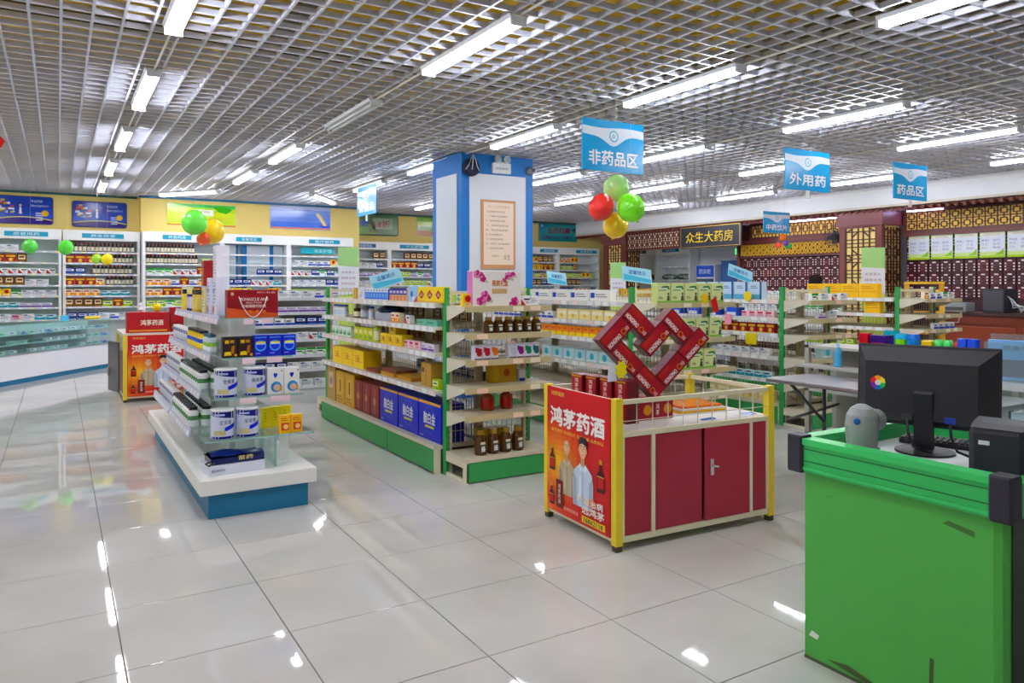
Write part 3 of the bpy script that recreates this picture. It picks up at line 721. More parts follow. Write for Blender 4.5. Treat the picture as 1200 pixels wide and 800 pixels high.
for (y0, y1) in ((8.27-.67, 8.27), (9.6, 11.2)):
    o = MB('led').box(13.855, y0, 2.965, 13.88, y1, 2.985, (120, 100, 255)).build('led_strip')
    tag(o, 'violet led strip above the lattice frieze '+('right' if y0 < 9 else 'left')+' of the pillar', 'led strip')
# lattice pillar
def lattice_face(b, X, y0, y1, z0, z1, w, c):
    W = y1-y0
    for u in (.02, .22, .42, .58, .78, .98): bar(b, (y0+u*W, z0), (y0+u*W, z1), w, 0, .022, X, c)
    hh = W*.98; n = max(1, round((z1-z0)/hh)); hh = (z1-z0)/n
    for i in range(n):
        z = z0+i*hh; f = lambda u, v: (y0+u*W, z+v*hh)
        for (a, b_) in (((.22, .30), (.42, .12)), ((.78, .30), (.58, .12)), ((.22, .70), (.42, .88)), ((.78, .70), (.58, .88)), ((.02, .14), (.22, .02)), ((.98, .14), (.78, .02)), ((.02, .86), (.22, .98)), ((.98, .86), (.78, .98))):
            bar(b, f(*a), f(*b_), w, 0, .02, X, c)
        for v in (0, .12, .38, .5, .62, .88):
            bar(b, f(.02, v), f(.98, v), w*.9, 0, .018, X, c)
def lat_pillar(name, label, X, y0, y1, depth, ztop, fr):
    t = thing(name, label, 'pillar', (0, 0, 0))
    MB('wall').box(X+.024, y0+.03, .1, X+depth, y1-.03, ztop, (255, 226, 142)).build('core', t)
    b = MB('wood'); lattice_face(b, X, y0+fr, y1-fr, .3, ztop-.3, .022, (84, 44, 30)); b.build('lattice', t)
    f = MB('wood')
    f.box(X-.01, y0, 0, X+.06, y0+fr, ztop, BRN2); f.box(X-.01, y1-fr, 0, X+.06, y1, ztop, BRN2)
    f.box(X-.01, y0+fr, 0, X+.06, y1-fr, .3, BRN2); f.box(X-.01, y0+fr, ztop-.3, X+.06, y1-fr, ztop-.08, BRN2)
    f.build('frame', t)
    MB('wood').box(X-.05, y0-.04, ztop-.26, X+depth+.02, y1+.04, ztop, (120, 62, 66)).build('capital', t)
    # side lattice facing -Y
    g = MB('wood'); g.at(Matrix.Translation((X+.06, y0-.0, 0)) @ Matrix.Rotation(PI/2, 4, 'Z') @ Matrix.Translation((0, 0, 0)))
    lattice_face(g, 0, -depth+.06, -.02, .3, ztop-.3, .02, (84, 44, 30)); g.build('side_lattice', t)
    return t
lat_pillar('lattice_pillar', 'square pillar with gold backed brown lattice beside the price posters', 13.32, 8.43, 9.33, .6, 2.98, .12)
lat_pillar('lattice_post', 'far carved lattice post at the corner by the back wall', 13.32, 15.9, 16.88, .5, 2.98, .2)
# signboard
sb = thing('signboard', 'black pharmacy signboard with gold characters under the eave', 'sign', (13.30, 12.76, 2.47))
MB('wood').cbox(-.05, -.97, 0, 0.02, .97, .53, .02, (36, 38, 54)).build('board', sb)
b = MB('metal')
for (a0, b0, a1, b1) in ((-.95, .015, .95, .03), (-.95, .50, .95, .515), (-.95, .015, -.935, .515), (.935, .015, .95, .515)): b.box(-.056, a0, b0, -.0505, a1, b1, (206, 170, 80))
b.build('border', sb)
b = MB('print'); b.text('众生大药房', (-.054, .76, .13), (0, -1, 0), UZ, 1.5, .26, (240, 206, 60), .012); b.build('lettering', sb)
# herb drawer cabinets: every drawer front its own part
def drawer_mesh(k, w, h):
    b = MB('wood'); c = [(84, 20, 32), (70, 16, 28), (96, 24, 30)][k]
    b.cbox(-.022, -w/2+.006, .006, 0, w/2-.006, h-.006, .006, c)
    b.use('print')
    x = -.0232
    for s in (-1, 1):
        for j in range(3):
            o_ = s*w*.33; zz = h*(.2+.22*j); b.quad((x, o_-.013, zz-.012), (x, o_+.013, zz-.012), (x, o_+.013, zz+.012), (x, o_-.013, zz+.012), (236, 226, 230))
    b.quad((x, -w*.16, h*.80), (x, w*.16, h*.80), (x, w*.16, h*.9), (x, -w*.16, h*.9), (232, 220, 224))
    b.use('metal'); b.tube([(-.024, -w*.08, h*.42), (-.04, -w*.06, h*.34), (-.04, w*.06, h*.34), (-.024, w*.08, h*.42)], .005, 5, (170, 140, 80))
    return b.mesh('drawer')
def drawer_cab(label, X, y0, y1, z0, z1, w, h):
    t = thing('herb_drawer_cabinet', label, 'drawer cabinet', (0, 0, 0))
    MB('wood').box(X, y0, 0, X+.5, y1, z1, (52, 14, 22)).build('carcass', t)
    dm = [drawer_mesh(k, w, h) for k in range(3)]; random.seed(4)
    ny = int((y1-y0)/w); nz = int((z1-z0)/h)
    for i in range(ny):
        for j in range(nz):
            inst('drawer', dm[random.choice((0, 0, 1, 1, 2))], t, (X, y0+(i+.5)*(y1-y0)/ny, z1-(j+1)*h))
    return t
drawer_cab('dark red herb drawer cabinet below the row of price posters', 14.0, 4.9, 8.36, 1.1, 2.5, .205, .235)
drawer_cab('dark red herb drawer cabinet under the yellow diamond frieze', 14.0, 9.4, 12.4, 1.3, 2.2, .2, .225)
# beams joining lattice to cabinets
struct(MB('wood').box(13.86, 4.6, 2.5, 14.3, 8.36, 2.56, BRN2).build('trim_6'))
b = MB('wood').box(13.86, 9.4, 2.56, 14.3, 12.4, 2.62, BRN2); b.box(13.86, 12.36, 0, 14.5, 12.46, 3.0, BRN2); struct(b.build('trim_7'))
# price posters over the drawers
def d_price(s, w, h):
    cs = [(176, 206, 60), (206, 226, 150), (230, 234, 240), (226, 232, 242), (232, 240, 214)]; zz = [0, .09, .22, .5, .86, 1]
    for i in range(5): rq(s, .005, h*zz[i]+.004*(i == 0), w-.005, h*zz[i+1]-.004*(i == 4), cs[i])
    s.poly([(w*.58, -.001, h*.1), (w*.95, -.001, h*.12), (w*.95, -.001, h*.36), (w*.8, -.001, h*.22)], (140, 196, 60))
    for r in range(3):
        for k in range(2):
            random.seed(r*5+k); s.text(random.choice(('人参', '当归', '黄芪', '枸杞', '三七', '天麻')), (w*(.08+.44*k), -.002, h*(.62-.14*r)), UX, UZ, w*(.22+.1*random.random()), h*.09, (112, 120, 190))
    s.text('中药饮片价格表', (w*.2, -.002, h*.85), UX, UZ, w*.6, h*.06, (220, 150, 140))
for k, (ya, yb) in enumerate(((8.28, 7.88), (7.85, 7.45), (7.42, 7.02), (6.99, 6.57), (6.54, 6.12))):
    t = thing('price_poster', ('first', 'second', 'third', 'fourth', 'fifth')[k]+' price poster counted from the lattice pillar', 'poster', (13.938, ya, 2.05), -PI/2)
    MB('plastic').box(0, -.006, 0, ya-yb, .004, .46, (150, 196, 70)).build('backing_card', t)
    s = MB('gloss'); d_price(s, ya-yb, .46); s.build('poster_print', t, (0, -.0075, 0))
# wall fan beside the pillar
t = thing('wall_fan', 'black wall fan left of the lattice pillar', 'fan', (13.55, 9.62, 2.55))
b = MB('plastic')
for r in (.06, .12, .18): b.tube([(-.06, r*math.cos(2*PI*i/20), r*math.sin(2*PI*i/20)) for i in range(21)], .006, 4, (34, 34, 38))
for i in range(16): b.tube([(-.07, 0, 0), (-.06, .18*math.cos(2*PI*i/16), .18*math.sin(2*PI*i/16)), (0, .17*math.cos(2*PI*i/16), .17*math.sin(2*PI*i/16))], .004, 4, (34, 34, 38))
b.build('cage', t)
for k in range(3):
    a = 2*PI*k/3; MB('plastic').poly([(-.03, .03*math.cos(a), .03*math.sin(a)), (-.04, .15*math.cos(a+.3), .15*math.sin(a+.3)), (-.02, .15*math.cos(a-.4), .15*math.sin(a-.4))], (50, 50, 56)).build('blade', t)
MB('plastic').box(0, -.04, -.1, .3, .04, .06, (30, 30, 34)).build('motor', t)
# exit sign, fridge and blue booth behind the signboard
t = thing('exit_sign', 'green lit exit sign below the black signboard', 'sign', (15.24, 13.55, 2.36))
MB('plastic').box(0, -.22, 0, .06, .22, .19, (30, 60, 40)).build('housing', t)
MB('exit').box(-.004, -.2, .015, .0, .2, .175, (20, 190, 80)).build('lit_panel', t)
b = MB('board'); b.text('安全出口', (-.0055, .17, .04), (0, -1, 0), UZ, .34, .11, (235, 255, 240), .02); b.build('lettering', t)
t = thing('drinks_fridge', 'white upright fridge with a blue header behind the shelves', 'fridge', (14.4, 14.0, 0))
MB('board').cbox(0, -.32, 0, .6, .32, 2.1, .015, (214, 220, 228)).build('cabinet', t)
b = MB('gloss').box(-.012, -.3, 1.78, 0.001, .3, 2.08, (40, 84, 200)); b.text('阴凉柜', (-.0127, .2, 1.86), (0, -1, 0), UZ, .4, .13, (190, 214, 250), .02); b.build('header', t)
d = MB('gloss').box(-.02, -.29, .2, 0.001, .29, 1.74, (64, 76, 92)).build('door', t)
MB('metal').tube([(-.045, .24, .8), (-.045, .24, 1.4)], .01, 6, (190, 194, 200)).build('handle', d)
t = thing('blue_booth', 'blue service booth with grey top below the exit sign', 'booth', (14.6, 12.6, 0))
MB('paint').box(0, 0, 0, .6, 1.04, 2.2, (40, 86, 150)).build('body', t); MB('paint').box(-.03, -.02, 2.2, .6, 1.05, 2.26, (150, 158, 176)).build('top', t)
MB('paint').box(-.012, .1, .9, 0, 1.0, 2.0, (54, 104, 172)).build('panel', t)
# cash desk with computer
t = thing('herbal_desk', 'reddish brown wooden cash desk with dark top by the herb drawers', 'desk', (12.3, 4.3, 0))
MB('wood').box(0, 0, 0, .6, 2.62, 1.09, (126, 52, 30)).build('body', t)
MB('wood').box(-.05, -.05, 1.09, .65, 2.66, 1.14, (60, 34, 34)).build('desk_top', t)
for (y0, y1) in ((.05, 1.25), (1.35, 2.56)): MB('wood').cbox(-.015, y0, .12, .001, y1, .92, .006, (140, 58, 32)).build('panel', t)
MB('wood').box(-.02, 0, .96, .001, 2.62, 1.08, (118, 48, 30)).build('apron', t)
t = thing('computer_tower', 'black computer tower standing on the brown cash desk', 'computer', (12.45, 6.05, 1.1405))
MB('plastic').cbox(0, -.16, 0, .42, .16, .37, .008, (54, 54, 60)).build('case', t)
MB('plastic').box(-.004, -.14, .03, .001, .14, .34, (70, 70, 76)).build('side_plate', t)
b = MB('plastic')
for k in range(4): b.tube([(.1+.05*k, -.16, .26-.03*k), (.1, -.24, .2-.04*k), (.14, -.3-.04*k, .1), (.1, -.36, .01)], .008, 5, (214, 220, 230))
b.build('cable', t)
t = thing('receipt_printer', 'grey printer with a wire tray on the brown cash desk', 'printer', (12.28, 6.55, 1.1405))
MB('plastic').cbox(0, -.18, 0, .3, .18, .15, .02, (150, 154, 156)).build('body', t)
MB('plastic').box(-.005, -.14, .03, .002, .14, .08, (70, 74, 76)).build('slot', t)
MB('metal').tube([(0, -.15, .02), (-.06, -.13, -.02), (-.1, -.12, -.16), (-.1, .12, -.16), (-.06, .13, -.02), (0, .15, .02)], .007, 5, (206, 200, 188)).build('wire_tray', t)

# ================================================================ HANGING SIGNS AND BALLOONS
def hang_sign(label, loc, rotz, w, h, s, bottom=None):
    t = thing('hanging_sign', label, 'sign', loc, rotz)
    MB('gloss').box(-w/2, 0, 0, w/2, .012, h, (30, 156, 214)).build('panel', t)
    b = MB('gloss'); n = 16; y = -.0008
    for i in range(n):
        u0 = i/n; u1 = (i+1)/n
        top = lambda u: h*(.86-.02*math.sin(PI*2*u)); 
        bot = lambda u: h*(.70-.20*math.exp(-((u-.5)/.17)**2)-.02*math.sin(2*PI*u))
        b.quad((-w/2+u0*w, y, bot(u0)), (-w/2+u1*w, y, bot(u1)), (-w/2+u1*w, y, top(u1)), (-w/2+u0*w, y, top(u0)), (224, 232, 242))
    b.disc((0, y-.0006, h*.70), UX, UZ, h*.115, (120, 190, 216), 18); b.disc((0, y-.0012, h*.70), UX, UZ, h*.085, (236, 242, 246), 18)
    b.text('众', (-h*.05, y-.0018, h*.65), UX, UZ, h*.1, h*.1, (90, 170, 200), .02)
    b.text(s, (-w*.40, y-.0012, h*.12), UX, UZ, w*.8, h*.28, (238, 244, 250), .035)
    b.build('print', t)
    for sx in (-.33, .3): MB('metal').tube([(sx*w, .006, h), (sx*w, .006, ZG-loc[2])], .0025, 4, (190, 194, 200)).build('wire', t)
    if bottom: MB('plastic').box(-.03, 0, -.09, .03, .01, 0, bottom).build('clip', t)
    return t
hang_sign('blue hanging sign reading non-drug area above the balloon cluster', (4.22, 5.2, 2.575), 0, .69, .45, '非药品区')
hang_sign('blue hanging sign reading external medicine over the far gondola', (6.88, 5.2, 2.585), 0, .74, .43, '外用药', (226, 230, 232))
hang_sign('blue hanging sign reading drug area nearest the white bulkhead', (8.79, 5.2, 2.60), 0, .70, .43, '药品区', (232, 214, 210))
hang_sign('blue hanging sign reading herbal slices in front of the lattice', (11.66, 9.5, 2.56), 0, .74, .40, '中药饮片')
hang_sign('small blue hanging sign seen edge-on left of the column', (3.95, 10.7, 2.62), -PI/2, .8, .44, '保健品', (214, 226, 236))
def balloon(label, x, y, z, r, c, tilt=0, group='balloons under the ceiling'):
    t = thing('balloon', label, 'balloon', (x, y, z))
    prof = [(.004, -1.12*r)]+[(r*math.sin(PI*i/14)*(1-.06*math.cos(PI*i/14)*-1), -r*1.06*math.cos(PI*i/14)) for i in range(1, 14)]+[(.001, 1.06*r)]
    o = MB('rubber').lathe(prof, 20, col=c).build('skin', t); o.rotation_euler = (tilt, tilt*.6, 0)
    k = MB('rubber').lathe([(.012, -1.2*r), (.006, -1.12*r)], 8, col=c).build('knot', t); k.rotation_euler = (tilt, tilt*.6, 0)
    MB('cloth').tube([(0, 0, r*1.0), (.01, .01, ZG-z)], .0012, 3, (200, 200, 200)).build('string', t)
    return t
balloon('pale green balloon directly under the big blue sign', 4.39, 5.37, 2.465, .118, (176, 224, 130), .5)
balloon('red balloon in the cluster under the blue sign', 4.16, 5.30, 2.27, .116, (228, 44, 40), .4)
balloon('bright green balloon in the cluster under the blue sign', 4.355, 5.13, 2.26, .125, (120, 226, 30), -.4)
balloon('yellow balloon lowest in the cluster under the blue sign', 4.42, 5.42, 2.125, .115, (244, 206, 24), .2)
balloon('bright green balloon in front of the nature poster', 1.60, 11.0, 2.43, .165, (104, 222, 70), .3)
balloon('yellow balloon behind the green one near the nature poster', 1.90, 11.42, 2.34, .165, (246, 206, 20), .3)
balloon('orange balloon peeking under the yellow one by the nature poster', 1.74, 11.18, 2.22, .09, (236, 84, 24), .3)
balloon('small green balloon hung before the leftmost wall shelves', -.42, 15.5, 2.25, .12, (90, 210, 80), .2)
balloon('round green balloon between the two blue poster shelves', .12, 15.6, 2.25, .125, (86, 216, 60), .2)
balloon('lime balloon tied beside a yellow one before the bottles', .61, 15.8, 2.06, .085, (170, 226, 70), .2)
balloon('yellow balloon tied beside a lime one before the bottles', .78, 15.75, 2.05, .10, (246, 222, 20), .2)
balloon('orange balloon above the tiny cluster under the herbal sign', 11.77, 9.45, 2.475, .065, (244, 120, 30), .2)
balloon('purple balloon in the tiny cluster under the herbal sign', 11.74, 9.36, 2.365, .05, (120, 60, 170), .2)
balloon('red orange balloon in the tiny cluster under the herbal sign', 11.64, 9.45, 2.33, .055, (236, 70, 50), .2)
balloon('green balloon in the tiny cluster under the herbal sign', 11.86, 9.40, 2.32, .06, (50, 180, 90), .2)
# ================================================================ CURVED GLASS COUNTER
path = [Vector(p) for p in ((-2.15, 11.9), (-1.45, 12.9), (-.76, 13.86), (-.35, 14.46), (.09, 15.11), (.50, 15.70), (.87, 16.20))]
def off(i, d):
    a = path[max(i-1, 0)]; b_ = path[min(i+1, len(path)-1)]; t = (b_-a).normalized()
    return path[i]+Vector((-t.y, t.x))*d
def sweep(b, prof, cols, closed=True):
    """sweep a (depth,z) profile along the counter path"""
    n = len(prof); rings = []
    for i in range(len(path)):
        rings.append([(off(i, d).x, off(i, d).y, z) for d, z in prof])
    for i in range(len(path)-1):
        for k in range(n if closed else n-1):
            q = [rings[i][k], rings[i+1][k], rings[i+1][(k+1) % n], rings[i][(k+1) % n]]
            b._add(q, [(0, 1, 2, 3)], cols[k % len(cols)])
    if closed:
        b._add(rings[0], [tuple(range(n))], cols[0]); b._add(rings[-1], [tuple(reversed(range(n)))], cols[0])
t = thing('glass_display_counter', 'curved glass display counter with white base and teal skirting', 'display counter', (0, 0, 0))
b = MB('paint'); sweep(b, [(.03, 0), (.03, .08), (.46, .08), (.46, 0)], [TEAL]); b.build('skirting', t)
b = MB('board'); sweep(b, [(0, .08), (0, .47), (.5, .47), (.5, .08)], [(236, 236, 244)]); b.build('body', t)
for z in (.485, .63, .78):
    b = MB('paint'); sweep(b, [(.02, z-.012), (.02, z), (.48, z), (.48, z-.012)], [(150, 204, 208)]); b.build('display_shelf', t)
b = MB('glass'); sweep(b, [(0, .47), (0, .93), (.008, .93), (.008, .47)], [(200, 230, 226)]); b.build('front_glass', t)
b = MB('glass'); sweep(b, [(0, .93), (0, .94), (.5, .94), (.5, .93)], [(200, 230, 226)]); b.build('top_glass', t)
b = MB('glass_edge'); sweep(b, [(-.002, .928), (-.002, .942), (.006, .942), (.006, .928)], [(80, 150, 146)]); b.build('glass_rim', t)
b = MB('board'); sweep(b, [(.48, .47), (.48, .93), (.5, .93), (.5, .47)], [(206, 226, 226)]); b.build('back_board', t)
b = MB('metal'); sweep(b, [(-.006, .455), (-.006, .475), (.012, .475), (.012, .455)], [(196, 186, 190)]); b.build('sill', t)
random.seed(8)
pack('c_white', .15, .07, .05, W2, 'white carton with blue print', [('r', .05, .5, .5, .85, (120, 140, 200)), ('L', .1, .1, .9, .45, 2, (150, 160, 180))])
pack('c_blue', .14, .07, .05, (206, 222, 244), 'pale blue carton', [('r', 0, 0, 1, .4, (70, 110, 200)), ('r', .1, .5, .7, .85, (60, 80, 140))])
pack('c_teal', .15, .07, .045, (214, 236, 232), 'pale green carton', [('r', 0, .3, .5, .8, (60, 160, 140)), ('L', .55, .2, .95, .8, 2, (100, 130, 130))])
for li, z in enumerate((.485, .63, .78)):
    for i in range(2, len(path)-1):
        p0, p1 = off(i, .06), off(i+1, .06); dv = p1-p0; n = int(dv.length/.185)
        for k in range(n):
            if random.random() < .12: continue
            p = p0+dv*((k+.5)/n); ang = math.atan2(dv.y, dv.x)
            put(random.choice(('c_white', 'c_white', 'c_blue', 'c_teal')), p.x, p.y, z, ang, ('bottom', 'middle', 'upper')[li]+' tier inside the curved glass counter')
# yellow tray and small blue card on the counter
o = MB('gloss').cbox(-.13, -.1, 0, .13, .1, .05, .02, YELL).build('yellow_tray', None, (.55, 16.05, .9405)); tag(o, 'flat yellow packet lying on the glass counter top', 'packet')
o = MB('print').box(-.1, -.01, 0, .1, .01, .1, (120, 200, 236)).build('blue_card', None, (.10, 15.34, .9405), .95); tag(o, 'small sky blue card standing on the glass counter', 'card')

# ================================================================ RED DISPLAY CARTS
REDP = (158, 30, 50); POSTY = (232, 204, 44); CREAM = (226, 216, 186)
CW, CD, CH, DZ = 1.30, .82, .90, .70
def fig(s, cx, z0, hgt, shirt, hair, bald=False, y=-.003):
    """printed half-length figure"""
    sk = (228, 184, 152); k = hgt; dk = tuple(int(c*.82) for c in shirt); lt = tuple(min(255, int(c*1.1)) for c in shirt)
    def P_(pts, c, n): s.poly([(cx+a*k, y-.0003*n, z0+b*k) for a, b in pts], c)
    P_([(-.25, 0), (.25, 0), (.255, .36), (.22, .5), (.13, .57), (.05, .61), (-.05, .61), (-.13, .57), (-.22, .5), (-.255, .36)], shirt, 0)
    P_([(-.25, 0), (-.14, 0), (-.16, .38), (-.235, .46)], dk, 1); P_([(.14, 0), (.25, 0), (.235, .46), (.16, .38)], dk, 1)
    P_([(-.01, 0), (.01, 0), (.012, .5), (-.012, .5)], dk, 1); P_([(-.10, .1), (-.04, .1), (-.05, .45), (-.09, .44)], lt, 1)
    P_([(-.05, .58), (.05, .58), (.046, .71), (-.046, .71)], (206, 158, 128), 2)
    P_([(-.07, .62), (-.015, .53), (-.05, .50), (-.11, .57)], lt, 3); P_([(.07, .62), (.015, .53), (.05, .50), (.11, .57)], lt, 3)
    for e in (-.095, .095): s.disc((cx+e*k, y-.0009, z0+.80*k), UX, UZ, .018*k, (214, 166, 136), 10, .03*k)
    s.disc((cx, y-.0012, z0+.815*k), UX, UZ, .092*k, sk, 18, .125*k)
    s.disc((cx-.02*k, y-.0015, z0+.83*k), UX, UZ, .06*k, (238, 200, 170), 14, .085*k)
    if bald:
        P_([(-.098, .84), (-.088, .91), (-.07, .95), (-.078, .86)], (150, 140, 132), 7); P_([(.098, .84), (.088, .91), (.07, .95), (.078, .86)], (150, 140, 132), 7)
    else:
        P_([(-.10, .82), (-.085, .88), (0, .905), (.085, .875), (.10, .82), (.108, .92), (.065, .99), (-.05, .995), (-.108, .93)], hair, 7)
    for e in (-.036, .036):
        P_([(e-.024, .862), (e+.024, .862), (e+.02, .872), (e-.02, .872)], (60, 46, 42), 8); s.disc((cx+e*k, y-.0027, z0+.84*k), UX, UZ, .013*k, (46, 34, 32), 8, .008*k)
    P_([(-.014, .79), (.014, .79), (.004, .835), (-.004, .835)], (206, 156, 126), 8)
    P_([(-.036, .768), (-.02, .752), (.02, .752), (.036, .768), (.0, .762)], (240, 226, 220), 9); P_([(-.03, .752), (0, .742), (.03, .752), (0, .756)], (186, 96, 88), 9)
def wine(s, cx, z0, h, y=-.0045):
    r = h*.2
    s.poly([(cx-r, y, z0), (cx+r, y, z0), (cx+r, y, z0+h*.55), (cx+r*.35, y, z0+h*.7), (cx+r*.35, y, z0+h), (cx-r*.35, y, z0+h), (cx-r*.35, y, z0+h*.7), (cx-r, y, z0+h*.55)], (70, 20, 22))
    s.quad((cx-r*.4, y-.0004, z0+h*.86), (cx+r*.4, y-.0004, z0+h*.86), (cx+r*.4, y-.0004, z0+h), (cx-r*.4, y-.0004, z0+h), (206, 160, 60)); s.quad((cx-r*.9, y-.0004, z0+h*.46), (cx+r*.9, y-.0004, z0+h*.46), (cx+r*.9, y-.0004, z0+h*.5), (cx-r*.9, y-.0004, z0+h*.5), (214, 170, 70))
    s.quad((cx-r*.8, y-.0004, z0+h*.12), (cx+r*.8, y-.0004, z0+h*.12), (cx+r*.8, y-.0004, z0+h*.44), (cx-r*.8, y-.0004, z0+h*.44), (190, 40, 40))
def draw_ad(s, w, h):
    NX, NZ = 12, 24   # the printed red to yellow ground of the advertisement
    for i in range(NX):
        for k in range(NZ):
            u = (i+.5)/NX; v = (k+.5)/NZ
            r_ = math.hypot((u-.18)*.9, (v-.40)*1.25); f = max(0.0, 1-r_/.52)
            c = (int(196+52*f), int(22+176*f**1.1), int(30+8*f))
            if v < .1: c = (int(190+40*(1-u)), int(30+150*max(0, .5-u)), 32)
            s.quad((w*i/NX, 0, h*k/NZ), (w*(i+1)/NX, 0, h*k/NZ), (w*(i+1)/NX, 0, h*(k+1)/NZ), (w*i/NX, 0, h*(k+1)/NZ), c)
    s.text('鸿茅药酒', (w*.07, -.002, h*.70), UX, UZ, w*.86, h*.145, (250, 248, 244), .045)
    s.text('鸿茅国药', (w*.08, -.002, h*.935), UX, UZ, w*.22, h*.035, (236, 200, 120), .02)
    s.text('国药准字 非遗配方 百年传承 品质保证', (w*.08, -.002, h*.645), UX, UZ, w*.84, h*.028, (246, 214, 120), .01)
    fig(s, w*.35, h*.17, h*.46, (186, 172, 150), (60, 50, 46), True)
    fig(s, w*.61, h*.13, h*.54, (206, 220, 240), (34, 28, 30), False, -.004)
    wine(s, w*.10, h*.33, h*.2); wine(s, w*.88, h*.30, h*.24); wine(s, w*.09, h*.05, h*.17)
    s.quad((w*.17, -.006, h*.05), (w*.29, -.006, h*.05), (w*.29, -.006, h*.27), (w*.17, -.006, h*.27), (120, 18, 24)); s.vtext('鸿茅药酒', (w*.21, -.0066, h*.08), UX, UZ, w*.04, h*.16, (240, 226, 200), .02)
    s.text('药酒治病', (w*.52, -.007, h*.165), UX, UZ, w*.40, h*.055, (250, 240, 230), .03); s.text('选鸿茅', (w*.60, -.007, h*.095), UX, UZ, w*.34, h*.06, (250, 240, 230), .03)
    s.disc((w*.745, -.0068, h*.19), UX, UZ, h*.035, (240, 120, 30), 14)
    s.quad((w*.60, -.0068, h*.025), (w*.95, -.0068, h*.025), (w*.95, -.0068, h*.075), (w*.60, -.0068, h*.075), (236, 206, 40)); s.text('16862118', (w*.63, -.0074, h*.033), UX, UZ, w*.29, h*.034, (60, 60, 40), .03)
    s.text('咨询热线电话', (w*.30, -.0068, h*.05), UX, UZ, w*.24, h*.03, (250, 220, 200), .01)
def make_cart(label, loc, rotz):
    t = thing('display_cart', label, 'display cart', loc, rotz)
    for (x, y) in ((0, 0), (CW-.05, 0), (0, CD-.05), (CW-.05, CD-.05)):
        p = MB('paint').box(x, y, .035, x+.05, y+.05, CH, POSTY)
        p.box(x+.004, y+.004, 0, x+.046, y+.046, .036, (70, 60, 40)); p.build('post', t)
    fr = MB('paint')
    for z0, z1 in ((.05, .085), (DZ-.03, DZ), (CH-.035, CH-.01)):
        fr.box(.05, .008, z0, CW-.05, .04, z1, CREAM); fr.box(.05, CD-.04, z0, CW-.05, CD-.008, z1, CREAM)
        fr.box(.008, .05, z0, .04, CD-.05, z1, CREAM); fr.box(CW-.04, .05, z0, CW-.008, CD-.05, z1, CREAM)
    for x in (.27, 1.08): fr.box(x, .004, .085, x+.025, .04, DZ-.03, CREAM)
    for x in (.05, CW-.065): fr.box(x, .004, .085, x+.015, .04, DZ-.03, CREAM)
    fr.build('frame', t)
    g = MB('paint')
    for i in range(1, 10):
        x = .05+(CW-.1)*i/10
        for y in (.024, CD-.024): g.box(x-.0022, y-.0022, DZ, x+.0022, y+.0022, CH-.03, (220, 214, 196))
    for i in range(1, 6):
        y = .05+(CD-.1)*i/6
        for x in (.024, CW-.024): g.box(x-.0022, y-.0022, DZ, x+.0022, y+.0022, CH-.03, (220, 214, 196))
    for (y) in (.024, CD-.024): g.box(.05, y-.002, DZ+.06, CW-.05, y+.002, DZ+.064, (220, 214, 196))
    g.build('rail_guard', t)
    MB('paint').box(.04, .04, DZ-.012, CW-.04, CD-.04, DZ+.002, (222, 222, 220)).build('deck', t)
    for (x0, x1) in ((.066, .269), (.296, .675), (1.106, CW-.066)):
        MB('paint').cbox(x0, .012, .088, x1, .03, DZ-.032, .003, REDP).build('panel', t)
    d = MB('paint').cbox(.695, .004, .088, 1.078, .024, DZ-.032, .004, (162, 30, 50)).build('door', t)
    MB('metal').box(.735, -.004, .37, .76, .004, .47, (206, 206, 204)).build('handle_plate', d)
    MB('metal').tube([(.748, -.005, .43), (.748, -.028, .43), (.775, -.03, .425)], .007, 6, (214, 214, 212)).build('handle', d)
    MB('paint').box(.676, .03, .088, .694, .05, DZ-.032, (30, 10, 14)).build('door_gap', t)
    for nm, bx in (('back_panel', (.05, CD-.03, .088, CW-.05, CD-.014, DZ-.032)), ('end_panel', (CW-.03, .05, .088, CW-.014, CD-.05, DZ-.032)), ('end_panel', (.014, .05, .088, .03, CD-.05, DZ-.032))):
        MB('paint').box(*bx, REDP).build(nm, t)
    MB('paint').box(.04, .04, .06, CW-.04, CD-.04, .075, CREAM).build('floor_board', t)
    MB('plastic').box(-.006, .055, .075, .004, CD-.055, CH-.005, (190, 30, 36)).build('poster_board', t)
    s = MB('print'); draw_ad(s, CD-.11, CH-.08)
    o = s.build('poster_print', t, (-.0075, CD-.055, .075)); o.rotation_euler = (0, 0, -PI/2)
    return t
cart = make_cart('red display cart with yellow posts carrying the heart of boxes', (2.79, 3.416, 0), -.05)
cart2 = copy_tree(cart, None, (1.56, 11.2, 0), PI/2, 'far red display cart with yellow posts behind the tiered island')
MB('paint').box(.0, .0, CH, CW, CD, CH+.02, (226, 224, 214)).build('top_board', cart2)
cd = MB('wood').box(0, 0, .09, .02, .42, .78, (88, 86, 84)).build('open_door', cart2, (.42, CD+.03, 0), -1.32)
MB('metal').tube([(-.02, .36, .3), (-.02, .36, .42)], .01, 6, (190, 190, 190)).build('handle', cd)

